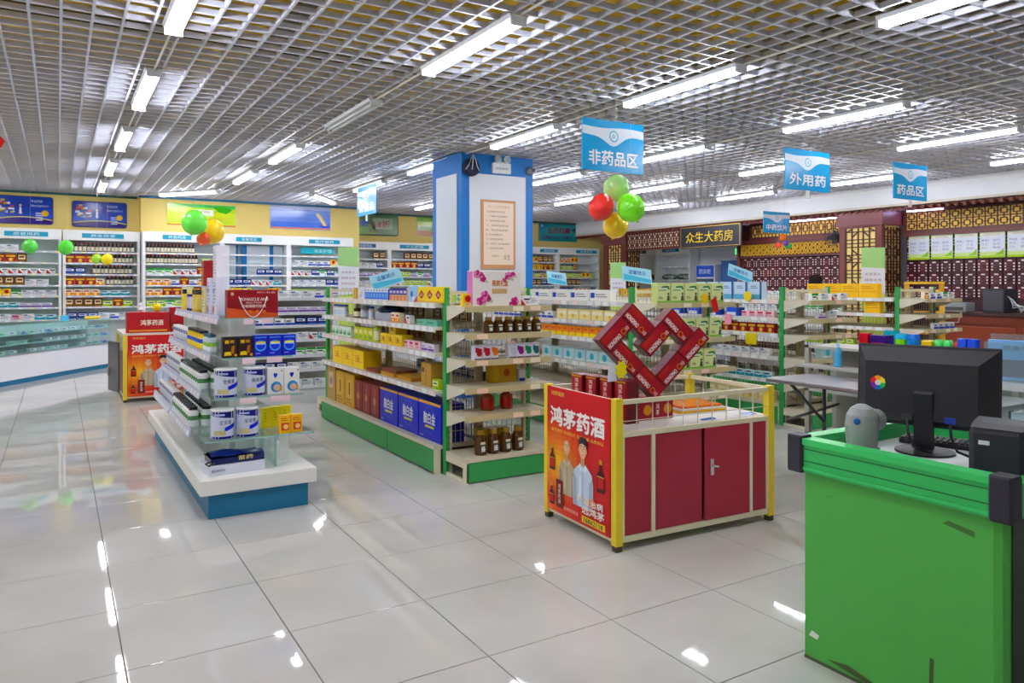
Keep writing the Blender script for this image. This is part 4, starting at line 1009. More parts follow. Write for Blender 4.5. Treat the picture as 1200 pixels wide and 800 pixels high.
# red wine boxes on the near cart
def wine_box(key, L, W, D, desc, name='gift_box'):
    """long box lying in the x-z plane: L along x, W along z, D deep; printed on the -Y face"""
    b = MB('print'); b.cbox(-L/2, 0, 0, L/2, D, W, .004, (96, 22, 30))
    y = -.0006
    b.quad((-L/2+.006, y, .006), (L/2-.006, y, .006), (L/2-.006, y, W-.006), (-L/2+.006, y, W-.006), (160, 20, 36))
    for k in range(3): b.quad((-L*.45, y-.0002, W*(.60+.1*k)), (L*(.1-.05*k), y-.0002, W*(.60+.1*k)), (L*(.12-.05*k), y-.0002, W*(.64+.1*k)), (-L*.45, y-.0002, W*(.64+.1*k)), (196, 40+14*k, 40))
    b.text('HONGMAO', (-L*.42, y-.0006, W*.14), UX, UZ, L*.50, W*.26, (238, 230, 230), .04)
    b.disc((L*.22, y-.0005, W*.28), UX, UZ, W*.17, (220, 130, 50), 16); b.disc((L*.22, y-.0009, W*.28), UX, UZ, W*.12, (150, 30, 40), 16)
    b.text('10', (L*.32, y-.0006, W*.16), UX, UZ, L*.09, W*.22, (238, 226, 226), .03)
    b.quad((-L/2+.004, .004, W+.0005), (L/2-.004, .004, W+.0005), (L/2-.004, D-.004, W+.0005), (-L/2+.004, D-.004, W+.0005), (126, 84, 92))
    b.quad((-L/2+.004, D-.004, -.0005), (L/2-.004, D-.004, -.0005), (L/2-.004, .004, -.0005), (-L/2+.004, .004, -.0005), (120, 80, 88))
    reg(key, b, desc, 'box', name, L, D, W)
wine_box('w_long', .22, .11, .11, 'red wine gift box')
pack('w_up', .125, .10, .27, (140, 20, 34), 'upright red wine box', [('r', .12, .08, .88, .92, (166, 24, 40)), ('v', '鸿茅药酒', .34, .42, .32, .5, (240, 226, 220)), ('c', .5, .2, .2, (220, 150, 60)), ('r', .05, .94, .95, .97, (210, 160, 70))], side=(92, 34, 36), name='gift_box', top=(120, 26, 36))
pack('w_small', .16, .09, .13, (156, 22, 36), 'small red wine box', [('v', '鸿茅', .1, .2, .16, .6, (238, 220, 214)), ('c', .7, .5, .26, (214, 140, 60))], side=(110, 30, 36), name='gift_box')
DKZ = DZ+.002
Rm = Matrix.Translation((2.79, 3.416, 0)) @ Matrix.Rotation(-.05, 4, 'Z')
def on_cart(x, y, z=DKZ): v = Rm @ Vector((x, y, z)); return v
for k in range(4):
    p = on_cart(.16+.02*k, .66-.135*k); o = put('w_up', p.x, p.y, p.z, -PI/2-.05, '')
    tag(o, ('rearmost', 'third', 'second', 'nearest')[k]+' upright red wine box in the row behind the poster', 'box', 'upright wine boxes on the near cart')
for k in range(2):
    p = on_cart(.40+.165*k, .25); o = put('w_small', p.x, p.y, p.z, -.05, ''); tag(o, ('left', 'right')[k]+' small red wine box lying under the heart', 'box', 'small wine boxes under the heart')
for k in range(2):
    p = on_cart(.40+.165*k, .37); o = put('w_small', p.x, p.y, p.z, -.05, ''); tag(o, ('left', 'right')[k]+' hidden small red wine box propping the heart from behind', 'box', 'small wine boxes under the heart')
# the heart: boxes on edge in one upright plane, at 45 degrees, laid end to side without crossing
hp = on_cart(.46, .27, 0); hz0 = DKZ+.1315
HL, HW = .22, .11
s2 = math.sqrt(.5)
def heart_box(kind, a0, b0, what):
    """kind P: long edge rising to the right, N: falling to the right; (a0,b0) corner in the 45 degree frame, units of HW"""
    a = a0*HW+(HL/2 if kind == 'P' else HW/2); b_ = b0*HW+(HL/2 if kind == 'N' else HW/2)
    u = (a+b_)*s2-.37; v = (a-b_)*s2+5*HW*s2
    ang = PI/4 if kind == 'P' else -PI/4
    o = inst('gift_box', P['w_long'][0])
    o.matrix_world = Matrix.Translation((hp.x, hp.y, hz0)) @ Matrix.Rotation(-.28, 4, 'Z') @ Matrix.Translation((u, 0, v)) @ Matrix.Rotation(-ang, 4, 'Y') @ Matrix.Translation((0, -.055, -HW/2))
    tag(o, 'red wine gift box forming '+what, 'box', 'red boxes stacked into a heart')
heart_box('P', 0, 0, 'the top left lobe of the heart'); heart_box('N', 0, 1, 'the outer left edge of the heart'); heart_box('N', 2, 0, 'the inner left slope of the heart')
heart_box('P', 1.55, 2, 'the inner right slope of the heart'); heart_box('N', 3.55, 2, 'the outer right lobe of the heart'); heart_box('P', 3.0, 4, 'the lower right flank of the heart')
heart_box('P', 1, 4, 'the bottom right of the heart'); heart_box('N', 0, 3, 'the lower left flank of the heart')
# loose things on the cart deck
p = on_cart(.98, .45); t = thing('orange_packet', 'flat orange and white packets stacked on the cart deck', 'packet', p, -.1)
for k in range(3): MB('gloss').cbox(-.2+.01*k, -.13, .016*k+.0005, .2-.02*k, .13, .016*k+.016, .005, ((244, 180, 60), (240, 236, 230), (244, 120, 30))[k]).build('packet_layer', t)
p = on_cart(1.18, .12); o = MB('gloss').poly([(-.06, -.03, 0), (.05, -.04, 0), (.07, .03, .002), (-.02, .05, .002)], (40, 110, 200)).build('blue_wrapper', None, (p.x, p.y, p.z+.001)); tag(o, 'crumpled blue wrapper at the right end of the cart deck', 'wrapper')
p = on_cart(.80, .10); o = MB('gloss').poly([(-.07, -.02, 0), (.06, -.03, 0), (.08, .03, .002), (-.05, .02, .002)], (40, 120, 210)).build('blue_wrapper', None, (p.x, p.y, p.z+.001)); tag(o, 'crumpled blue wrapper near the middle of the cart deck', 'wrapper')
p = on_cart(.20, .20); t = thing('paper_flower', 'yellow and white paper star tag in front of the heart', 'paper tag', (p.x, p.y+.02, DKZ+.2715))
b = MB('print'); b.prism([(.05*(1 if i % 2 else .7)*math.cos(2*PI*i/16), .07+.06*(1 if i % 2 else .75)*math.sin(2*PI*i/16)) for i in range(16)], -.004, 0, (240, 220, 30), 'y'); b.build('star', t)
MB('print').prism([(-.10, 0), (-.03, 0), (-.04, .11), (-.09, .12)], .004, .008, (226, 228, 240), 'y').build('card', t)
# gift boxes on the far cart
p = (1.0, 11.35, DZ+.002)
t = thing('gift_box', 'large red gift box with white lettering on the far cart', 'box', (1.12, 11.30, CH+.0205))
b = MB('print').cbox(-.33, 0, 0, .20, .2, .28, .006, (170, 20, 28)); b.text('鸿茅药酒', (-.16, -.001, .10), UX, UZ, .28, .075, (246, 232, 214), .03); b.quad((-.30, -.0006, .02), (.17, -.0006, .02), (.17, -.0006, .04), (-.30, -.0006, .04), (214, 160, 70)); b.build('carton', t)
t = thing('gift_box', 'tall red gift box beside the large one on the far cart', 'box', (1.445, 11.34, CH+.0205))
b = MB('print').cbox(-.11, 0, 0, .12, .2, .34, .006, (156, 18, 26)); b.quad((-.09, -.0007, .05), (.10, -.0007, .05), (.10, -.0007, .08), (-.09, -.0007, .08), (216, 160, 70)); b.build('carton', t)
o = MB('gloss').sphere((0, 0, .06), .06, (240, 214, 30), 10, 7).build('yellow_ornament', None, (1.17, 11.4, CH+.302)); tag(o, 'yellow paper ornament on top of the large red gift box', 'ornament')
o = MB('gloss').lathe([(.03, 0), (.045, .03), (.03, .07), (.035, .1), (.015, .13)], 10, col=(232, 232, 240)).build('white_figurine', None, (.97, 11.4, CH+.302)); tag(o, 'small white figurine on top of the large red gift box', 'figurine')
# ================================================================ TIERED ISLAND
IX, IY = .80, 5.28; IW, IL = .78, 3.32
t = thing('tiered_display_island', 'white and teal tiered display island with stepped glass shelves', 'display stand', (0, 0, 0))
isl = t
MB('paint').box(IX+.06, IY+.05, 0, IX+IW-.05, IY+IL-.05, .17, TEAL).build('kick_base', t)
MB('board').cbox(IX, IY, .17, IX+IW, IY+IL, .27, .006, (240, 239, 236)).build('deck', t)
ITZ = [.50, .775, 1.05, 1.33]; ITX = [.85, .92, .99, 1.05]; ITR = [1.60, 1.545, 1.49, 1.42]; ITY = [5.42, 5.50, 5.58, 5.66]
SX0, SX1 = 1.14, 1.30
MB('board').box(SX0, 5.95, .27, SX1, 8.35, 1.50, (228, 228, 226)).build('spine', t)
for y in (5.95, 6.75, 7.55, 8.33):
    b = MB('board').box(SX0-.03, y, .27, SX0, y+.03, 1.5, (236, 236, 234)); b.build('upright', t)
for (x) in (1.10, 1.30): MB('glass').box(x, 5.70, .27, x+.008, 5.95, .492, (200, 230, 225)).build('glass_support', t)
MB('glass').box(1.33, 5.46, .27, 1.338, 5.95, .492, (200, 230, 225)).build('glass_support', t)
o = MB('glass_edge').box(1.326, 5.452, .27, 1.342, 5.462, .492, (90, 160, 150)).build('glass_edge', t)
MB('print').box(1.40, 5.62, .2705, 1.47, 5.625, .47, (232, 238, 238)).build('side_card', t)
for k, z in enumerate(ITZ):
    xl, xr, y0 = ITX[k], ITR[k], ITY[k]
    e = MB('glass').box(xl, y0, z-.008, xr, 6.0, z, (200, 230, 226)).build('glass_shelf', t)
    MB('glass_edge').box(xl, y0-.002, z-.009, xr, y0+.004, z+.001, (80, 160, 150)).build('shelf_edge', e)
    for (u, v) in ((.28, .46), (.62, .84)):
        if k: MB('print').quad((xl+(xr-xl)*u, y0-.004, z-.045), (xl+(xr-xl)*v, y0-.004, z-.045), (xl+(xr-xl)*v, y0-.004, z-.004), (xl+(xr-xl)*u, y0-.004, z-.004), (246, 222, 230)).build('price_tag', e)
    for (ya, yb) in ((6.0, 7.2), (7.22, 8.42)):
        s = MB('glass').box(xl, ya, z-.008, SX0, yb, z, (200, 230, 226)).build('glass_shelf', t)
        s2_ = MB('glass').box(SX1, ya, z-.008, xr, yb, z, (200, 230, 226)).build('glass_shelf', t)
        q = MB('gloss'); q.prism([(xl-.004, z+.004), (xl+.004, z+.004), (xl-.014, z-.062), (xl-.022, z-.062)], ya+.005, yb-.005, (206, 208, 232), 'y')
        n = 8
        for i in range(n):
            yy = ya+.03+(yb-ya-.06)*i/n
            q.quad((xl-.0055, yy, z-.004), (xl-.0055, yy+.11, z-.004), (xl-.0216, yy+.11, z-.056), (xl-.0216, yy, z-.056), random.choice(((246, 246, 252), (240, 240, 250), (250, 226, 232))))
        q.build('price_rail', s)
def rowY(key, ya, yb, x, z, where, gap=.012):
    """a row along Y facing -X, from far ya to near yb"""
    w = P[key][4]; y = ya-w/2; n = 0
    while y-w/2 > yb:
        put(key, x, y, z, -PI/2, where); y -= w+gap; n += 1
bottle('i_blackcap', .042, .15, (232, 236, 234), (34, 36, 38), (226, 232, 236), 'white bottle with a black cap', .62, shoulder=.74, n=10, accent=(90, 140, 90))
bottle('i_yellow', .04, .15, (236, 200, 60), (40, 36, 40), (250, 220, 70), 'yellow bottle with a blue band and dark cap', .65, shoulder=.74, n=10, accent=(50, 90, 200))
bottle('i_clear', .038, .14, (206, 222, 230), (56, 92, 110), (236, 240, 244), 'pale bottle with a grey blue cap', .65, shoulder=.74, n=10, accent=(150, 190, 90))
jar('i_brown', .05, .12, (96, 56, 24), (40, 30, 24), (214, 170, 60), 'brown supplement jar with a gold label', n=10)
pack('i_box', .10, .06, .12, W2, 'white supplement box with navy lettering', [('r', .1, .55, .9, .82, (50, 60, 140)), ('L', .1, .1, .9, .45, 3, (150, 155, 190)), ('r', 0, 0, 1, .06, (180, 186, 220))], name='supplement_box')
pack('i_can_y', .10, .10, .17, (228, 196, 70), 'yellow canister', [('r', .0, .1, 1, .2, (60, 50, 40)), ('r', .2, .4, .8, .8, (246, 228, 150))], name='canister')
jar('i_navy', .055, .20, (40, 44, 120), (226, 206, 130), (206, 200, 230), 'navy canister with a gold lid', name='canister')
jar('i_gold', .055, .20, (206, 176, 90), (60, 50, 40), (232, 210, 130), 'gold canister with a dark lid', name='canister')
jar('i_yel', .055, .20, (240, 204, 30), (40, 40, 44), (244, 214, 60), 'yellow canister with a black lid', name='canister')
pack('i_tall', .16, .10, .30, (228, 228, 244), 'tall pale lilac carton', [('L', .12, .3, .88, .9, 7, (170, 170, 206)), ('r', .1, .62, .6, .7, (140, 130, 190)), ('c', .25, .14, .2, (190, 60, 70))], name='carton')
pack('i_tallred', .12, .10, .22, (150, 24, 30), 'tall dark red carton with a gold stripe', [('r', .52, .06, .64, .7, (236, 190, 60))], name='carton')
pack('i_cream', .14, .09, .22, (232, 226, 196), 'cream carton with small print', [('L', .1, .2, .9, .9, 6, (170, 160, 130)), ('r', .4, .6, .9, .85, (226, 200, 60))], name='carton')
IS = 'on the island, '
# lowest tier to top tier, left flank
rowY('i_blackcap', 7.0, 6.02, .875, .50, 'lowest tier of the island near half'); rowY('i_blackcap', 7.0, 6.02, .97, .50, 'lowest tier of the island inner row')
rowY('i_box', 8.35, 7.05, .88, .50, 'lowest tier of the island far half')
rowY('i_blackcap', 7.1, 6.02, .945, .775, 'second tier of the island near half'); rowY('i_blackcap', 7.1, 6.02, 1.035, .775, 'second tier of the island inner row')
rowY('i_box', 8.35, 7.2, .945, .775, 'second tier of the island far half')
rowY('i_yellow', 7.15, 6.35, 1.012, 1.05, 'third tier of the island'); rowY('i_clear', 6.33, 6.02, 1.012, 1.05, 'third tier of the island near the corner')
rowY('i_box', 8.35, 7.25, 1.01, 1.05, 'third tier of the island far half')
for (k, y) in (('i_yel', 7.9), ('i_navy', 7.6), ('i_navy', 7.47), ('i_gold', 7.28), ('i_gold', 7.14)): put(k, 1.09, y, 1.33, -PI/2, 'top tier of the island')
put('i_cream', 1.07, 8.15, 1.33, -PI/2, 'top tier of the island far end')
put('i_cream', 1.07, 6.9, 1.33, -PI/2, 'top tier of the island middle'); put('i_tall', 1.07, 6.62, 1.33, -PI/2, 'top tier of the island behind the red bag')
put('i_tall', 1.07, 6.35, 1.33, -PI/2, 'top tier nearest the red bag'); put('i_tallred', 1.06, 6.85, 1.5605, -PI/2, 'stacked on the island top')
# stacked paper tag on top
pack('i_note', .16, .10, .26, (238, 238, 246), 'white notice carton', [('L', .1, .1, .9, .92, 9, (186, 188, 206))], name='carton')
put('i_note', 1.09, 6.45, 1.6306, -PI/2, 'stacked high on the island by the red bag')
# end shelves (face the entrance)
for k in range(4): put('i_brown', 1.10+.11*k, 5.80, 1.05, 0, 'behind the dark boxes on the island end') if k < 1 else None
pack('e_black', .105, .06, .15, (40, 26, 22), 'black and gold supplement box', [('p', ((.1, .1), (.6, .12), (.5, .3), (.15, .28)), (236, 200, 40)), ('p', ((.55, .2), (.75, .2), (.8, .6), (.6, .55)), (190, 110, 60)), ('r', .16, .68, .42, .84, (220, 180, 90)), ('r', .5, .7, .75, .84, (180, 140, 80)), ('c', .86, .12, .1, (230, 150, 40))], name='supplement_box')
pack('e_blue', .10, .06, .155, (20, 34, 190), 'bright blue supplement box with a pale ring', [('c', .5, .5, .40, (120, 190, 250)), ('c', .5, .52, .33, (20, 50, 220)), ('r', .16, .62, .84, .70, (226, 220, 90)), ('r', .16, .56, .84, .62, (200, 220, 250)), ('L', .14, .1, .6, .2, 1, (170, 160, 240)), ('r', .1, .86, .9, .92, (120, 160, 250))], name='supplement_box')
E3 = 'on the third tier of the island end'
for k in range(2): put('e_black', 1.05+.108*k, 5.60, 1.05, 0, E3)
for k in range(3): put('e_blue', 1.262+.103*k, 5.60, 1.05, 0, E3)
def tin(key, r, h, desc):
    b = MB('gloss'); n = 20
    b.lathe([(r*.97, 0), (r, .006), (r, h*.93), (r*1.02, h*.935), (r*1.02, h*.985), (r*.96, h)], n, [(200, 204, 212), (214, 220, 240), (214, 214, 220), (226, 228, 234), (236, 238, 242)])
    def strip(a0, a1, z0, z1, c, dr, z0b=None, z1b=None):
        m = 8
        for i in range(m):
            u0 = i/m; u1 = (i+1)/m; A0 = math.radians(a0+(a1-a0)*u0); A1 = math.radians(a0+(a1-a0)*u1)
            f = lambda a, b_, u: a+(b_-a)*u
            za0 = f(z0, z0b if z0b is not None else z0, u0); za1 = f(z0, z0b if z0b is not None else z0, u1); zb0 = f(z1, z1b if z1b is not None else z1, u0); zb1 = f(z1, z1b if z1b is not None else z1, u1); R2 = r+dr
            b.quad((R2*math.cos(A0), R2*math.sin(A0), za0*h), (R2*math.cos(A1), R2*math.sin(A1), za1*h), (R2*math.cos(A1), R2*math.sin(A1), zb1*h), (R2*math.cos(A0), R2*math.sin(A0), zb0*h), c)
    strip(-170, -10, .02, .10, (40, 44, 130), .0006); strip(-170, -10, .80, .93, (34, 40, 120), .0006, .66, .93)
    strip(-150, -95, .80, .86, (190, 200, 240), .0012); strip(-95, -10, .26, .40, (26, 44, 200), .0010, .44, .60)
    strip(-150, -90, .14, .30, (206, 196, 150), .0010)
    vs, fs, x0, y0, W, Hh = glyphs('全安素', 0)
    for dx in (0, .006): b._add([((r+.0018)*math.cos(math.radians(-120+62*((x-x0)/W+dx))), (r+.0018)*math.sin(math.radians(-120+62*((x-x0)/W+dx))), h*(.5+.15*(y-y0)/Hh)) for x, y in vs], fs, (40, 40, 96))
    reg(key, b, desc, 'tin', 'milk_powder_tin', 2*r, 2*r, h)
tin('e_tin', .078, .205, 'large white and blue milk powder tin')
def put_c(key, x, y, z, where, rot=0): return put(key, x, y, z, rot, where)
put_c('e_tin', 1.02, 5.60, .775, 'on the second tier of the island end', .1); put_c('e_tin', 1.215, 5.60, .775, 'on the second tier of the island end', .1)
put_c('e_tin', .985, 5.53, .50, 'on the lowest glass shelf of the island end', .1); put_c('e_tin', 1.150, 5.53, .50, 'on the lowest glass shelf of the island end', .1)
pack('e_white', .115, .07, .19, (238, 238, 236), 'white carton with a blue heart emblem', [('p', ((.5, .6), (.62, .72), (.62, .80), (.38, .80), (.38, .72)), (40, 60, 190)), ('c', .55, .28, .34, (90, 150, 210)), ('c', .6, .25, .22, (226, 190, 170)), ('r', .85, .86, .92, .92, (60, 60, 70)), ('r', .78, .12, .92, .3, (206, 170, 90))], name='carton')
for k in range(2): put('e_white', 1.355+.118*k, 5.55, .775, 0, 'on the second tier of the island end')
pack('e_orange', .082, .05, .13, (244, 184, 30), 'orange box with a red fruit picture', [('r', .18, .16, .86, .58, (206, 70, 30)), ('c', .58, .36, .22, (246, 206, 150)), ('L', .15, .66, .85, .88, 2, (200, 110, 30))], name='tonic_box')
pack('e_yel', .075, .06, .15, (246, 224, 20), 'plain yellow box', [('L', .2, .3, .5, .8, 4, (206, 176, 20))], name='tonic_box')
for k in range(2): put('e_orange', 1.40+.086*k, 5.46, .50, 0, 'on the lowest glass shelf of the island end')
for k in range(3): put('e_yel', 1.335+.08*k, 5.72+.03*k, .50, 0, 'on the lowest glass shelf of the island end')
# red paper carrier bag
t = thing('carrier_bag', 'dark red paper carrier bag with white rope handle on the island', 'bag', (1.225, 5.68, 1.3306))
b = MB('print').box(-.18, 0, 0, .18, .09, .205, (142, 16, 30))
b.poly([(-.18, -.0006, 0), (.18, -.0006, 0), (.18, -.0006, .03), (0, -.0006, .05), (-.18, -.0006, .075)], (206, 110, 90))
b.text('BONASCUS AND', (-.09, -.001, .125), UX, UZ, .2, .022, (244, 226, 220), .02); b.text('SOLUTION', (-.05, -.001, .105), UX, UZ, .11, .012, (244, 226, 220)); b.text('牡蛎碳酸钙胶囊', (-.08, -.001, .075), UX, UZ, .17, .022, (244, 220, 214), .02)
b.text('同仁牡蛎', (.03, -.001, .18), UX, UZ, .13, .012, (240, 220, 210)); b.disc((-.145, -.001, .175), UX, UZ, .012, (226, 180, 150), 12)
for k in range(3): b.disc((-.02+.05*k, -.001, .045), UX, UZ, .012, (226, 120, 60), 10)
b.build('bag_body', t)
pts = [(-.10, -.004, .155)]+[(-.10+.2*i/10, -.012, .155-.15*math.sin(PI*(i/10))**.8) for i in range(1, 10)]+[(.10, -.004, .155)]
MB('cloth').tube(pts, .0035, 6, (240, 232, 226)).build('rope_handle', t)
# navy bag lying on a white carton
t = thing('white_carton', 'flat white carton lying on the island deck', 'box', (1.06, 5.40, .2705), .08)
b = MB('print').cbox(-.19, 0, 0, .19, .24, .07, .003, (222, 226, 240)); b.text('配送药品', (-.17, -.001, .025), UX, UZ, .09, .018, (90, 100, 150)); b.build('carton', t)
t = thing('folded_bag', 'folded glossy navy blue bag on the white carton', 'bag', (1.07, 5.40, .3414), .08)
b = MB('gloss')
vs = []; random.seed(2)
nx, ny = 7, 4
for j in range(ny+1):
    for i in range(nx+1):
        u, v = i/nx, j/ny; vs.append((-.18+.36*u, .01+.22*v, .035+.055*math.sin(PI*min(1, v*1.2+.1))*(.7+.3*math.sin(u*5))+.012*random.random()))
b._add(vs, [(j*(nx+1)+i, j*(nx+1)+i+1, (j+1)*(nx+1)+i+1, (j+1)*(nx+1)+i) for j in range(ny) for i in range(nx)], (22, 34, 98), True)
b.prism([(-.18, .012), (.18, .012), (.17, .23), (-.17, .23)], 0, .04, (18, 28, 84))
b.text('苗药', (0.0, .0105, .018), UX, UZ, .1, .03, (226, 214, 150), .02)
b.build('bag_body', t)
MB('cloth').tube([(-.17, .02, .03), (-.22, 0, .02), (-.205, -.02, .008), (-.16, -.01, .02)], .006, 5, (60, 50, 46)).build('cord', t)
# ================================================================ GONDOLAS
SHB = (214, 206, 180)
def gondola(label, X0, X1, Y0, Y1, lev, sect, rails=True, kick=GRN, sides=(-1, 1)):
    t = thing('gondola_shelf', label, 'shelf', (0, 0, 0)); xc = (X0+X1)/2; L = (Y1-Y0)/sect
    for k in range(sect+1):
        MB('paint').box(xc-.03, Y0+k*L-.03+(.03 if k == 0 else (-.03 if k == sect else 0)), 0, xc+.03, Y0+k*L+.03+(.03 if k == 0 else (-.03 if k == sect else 0)), 1.5, (196, 186, 156)).build('upright', t)
    for k in range(sect):
        ya, yb = Y0+k*L, Y0+(k+1)*L
        w = MB('paint')
        for i in range(1, int(L/.05)): w.box(xc-.002, ya+i*.05-.002, .25, xc+.002, ya+i*.05+.002, 1.48, (170, 164, 140))
        for i in range(0, 13): w.box(xc-.003, ya, .25+i*.1, xc+.003, yb, .254+i*.1, (170, 164, 140))
        w.build('wire_back', t)
        for s in sides:
            xf = X0 if s < 0 else X1
            d0, d1 = sorted((xf, xc-.0 if s < 0 else xc))
            if s < 0: d1 = xc-.03
            else: d0 = xc+.03
            MB('paint').box(d0, ya+.002, .205, d1, yb-.002, .24, SHB).build('deck', t)
            if k == 0: MB('paint').box(xf if s < 0 else xf-.06, Y0-.004, 0, xf+.06 if s < 0 else xf, Y0+.003, .205, (224, 214, 186)).build('end_foot', t)
            kx = (xf, xf+.012) if s < 0 else (xf-.012, xf)
            MB('paint').box(kx[0], ya+.004, .015, kx[1], yb-.004, .20, kick).build('base_panel', t)
            for z in lev:
                sh = MB('paint').box(d0+(.02 if s < 0 else 0), ya+.006, z-.025, d1-(.02 if s > 0 else 0), yb-.006, z, SHB).build('shelf', t)
                fx = (d0+.008, d0+.0195) if s < 0 else (d1-.0195, d1-.008)
                r = MB('gloss').box(fx[0], ya+.006, z-.042, fx[1], yb-.006, z+.004, (224, 224, 222))
                if s < 0:
                    n = int(L/.14)
                    for i in range(n):
                        yy = ya+.03+i*(L-.08)/n
                        if random.random() < .8: r.quad((fx[0]-.0006, yy+.09, z-.038), (fx[0]-.0006, yy, z-.038), (fx[0]-.0006, yy, z), (fx[0]-.0006, yy+.09, z), random.choice(((250, 250, 250), (250, 250, 250), (246, 246, 250), (250, 226, 220))))
                r.build('price_rail', sh)
    return t
def endcap(label, xl, xr, yb, lev, depth=.37, rotz=0.0, tags=True, full=True):
    """unit with its back at yb facing -Y; local origin at the middle of its back"""
    w = xr-xl; t = thing('end_shelf_unit', label, 'shelf', ((xl+xr)/2, yb, 0), rotz)
    for s in (-1, 1):
        x = s*(w/2-.03)
        MB('paint').box(x-.03, -.014, 0, x+.03, 0.03, 1.545, (216, 206, 176)).build('upright', t)
        p = MB('paint').box(min(x, x+s*.034)-.0, -.02, 0, max(x, x+s*.034), .036, 1.55, GRN); p.build('post_cover', t)
        b = MB('paint')
        for i in range(30): b.box(x-.006, -.0155, .1+i*.048, x+.006, -.0141, .125+i*.048, (96, 88, 70))
        b.build('slot', t)
    g = MB('paint')
    for i in range(1, int(w/.05)): g.box(-w/2+i*.05-.002, .006, .25, -w/2+i*.05+.002, .01, 1.5, (176, 168, 142))
    for i in range(13): g.box(-w/2+.06, .005, .25+.1*i, w/2-.06, .011, .254+.1*i, (176, 168, 142))
    g.build('wire_back', t)
    MB('paint').box(-w/2+.06, -.012, 1.49, w/2-.06, .012, 1.52, (216, 206, 176)).build('top_bar', t)
    MB('paint').box(-w/2, -depth, .165, w/2, -.0145, .20, SHB).build('deck', t)
    MB('paint').box(-w/2+.01, -depth, .01, w/2-.01, -depth+.012, .16, GRN).build('base_panel', t)
    for s in (-1, 1):
        x = s*(w/2-.012)
        f = MB('paint'); f.box(x-.012, -depth, 0, x+.012, -depth+.05, .165, (224, 216, 192)); f.box(x-.012, -depth+.05, 0, x+.012, -.02, .03, (224, 216, 192)); f.box(x-.012, -depth+.05, .12, x+.012, -.02, .165, (224, 216, 192)); f.build('side_foot', t)
    for z in lev:
        sh = MB('paint').box(-w/2+.005, -depth+.02, z-.012, w/2-.005, -.0145, z, SHB)
        sh.box(-w/2+.005, -depth, z-.045, w/2-.005, -depth+.02, z+.003, (200, 186, 138))
        o = sh.build('shelf', t)
        for s in (-1, 1):
            x = s*(w/2-.008)
            MB('paint').prism([(-.0145, z-.012), (-depth+.03, z-.012), (-depth+.03, z-.03), (-.0145, z-.13)], x-.003, x+.003, (222, 216, 196), 'x').build('bracket', o)
        if tags:
            for i in range(4):
                if random.random() < .6:
                    u = -w/2+.1+i*(w-.25)/3.4
                    MB('print').box(u, -depth-.0012, z-.04, u+.1, -depth-.0002, z-.002, random.choice(((250, 226, 206), (250, 214, 200), (248, 240, 220)))).build('price_tag', o)
    return t
random.seed(11)
AX0, AX1, AY0, AY1 = 2.66, 3.53, 5.62, 8.72
LA = [.69, 1.0, 1.22, 1.42]
gondola('nearest green gondola with yellow and blue gift boxes', AX0, AX1, AY0, AY1, LA, 3)
LE = [.53, .75, .97, 1.18, 1.40]
endcap('beige end shelf of the nearest gondola with brown jars', 2.74, 3.56, 5.575, LE)
endcap('far end shelf of the nearest gondola', 2.74, 3.56, 8.77, [], rotz=PI, tags=False)
LV = [.5, .76, 1.02, 1.2, 1.40]
gondola('second green gondola standing behind the red cart', 4.72, 5.78, 5.62, 8.6, LV, 3)
endcap('end shelf of the second gondola with green tea boxes', 4.74, 5.78, 5.575, [.5, .76, 1.06, 1.40])
gondola('third green gondola below the external medicine sign', 6.92, 7.76, 5.62, 8.7, LV, 3)
endcap('end shelf of the third gondola behind the steel table', 6.93, 7.75, 5.575, LV)
gondola('fourth green gondola nearest the lattice pillar', 9.12, 9.96, 5.62, 8.7, LV, 3)
endcap('end shelf of the fourth gondola beside the cash desk', 9.14, 9.96, 5.575, LV)
# white shelf end seen between island and gondola
t = thing('white_shelf_end', 'white shelf unit standing between the island and the nearest gondola', 'shelf', (0, 0, 0))
EX0, EX1, EY = 2.1, 3.25, 9.95
for x in (EX0, EX1-.04): MB('board').box(x, EY+.3, 0, x+.04, EY+.34, 1.52, (232, 234, 236)).build('upright', t)
MB('board').box(EX0+.04, EY+.32, .1, EX1-.04, EY+.335, 1.5, (176, 176, 168)).build('back_panel', t)
LW = [.22, .45, .64, .85, 1.04, 1.21, 1.40]
for z in LW:
    sh = MB('board').box(EX0, EY+.012, z-.02, EX1, EY+.32, z, (232, 234, 238)).build('shelf', t); MB('gloss').box(EX0, EY, z-.035, EX1, EY+.0115, z+.004, (226, 228, 236)).build('price_rail', sh)
MB('board').box(EX0, EY+.02, 0, EX1, EY+.3, .18, (214, 216, 218)).build('plinth', t)
for z, keys in ((.22, ['m_white', 'g_green']), (.45, ['m_navy', 'm_white']), (.64, ['m_green']), (.85, ['m_teal', 'm_red', 'm_white']), (1.04, ['m_blue', 'm_navy', 'm_blue']), (1.21, ['m_purple']), (1.40, ['m_white', 'm_blue'])):
    run_x([k_ for k_ in keys if k_[0] == 'm'], EX0+.05, EX1-.05, EY+.03, z, 'on the %s white shelf behind the island' % {.22: 'bottom', .45: 'sixth', .64: 'fifth', .85: 'fourth', 1.04: 'third', 1.21: 'second', 1.40: 'top'}[z], .012, .02, 1.15)
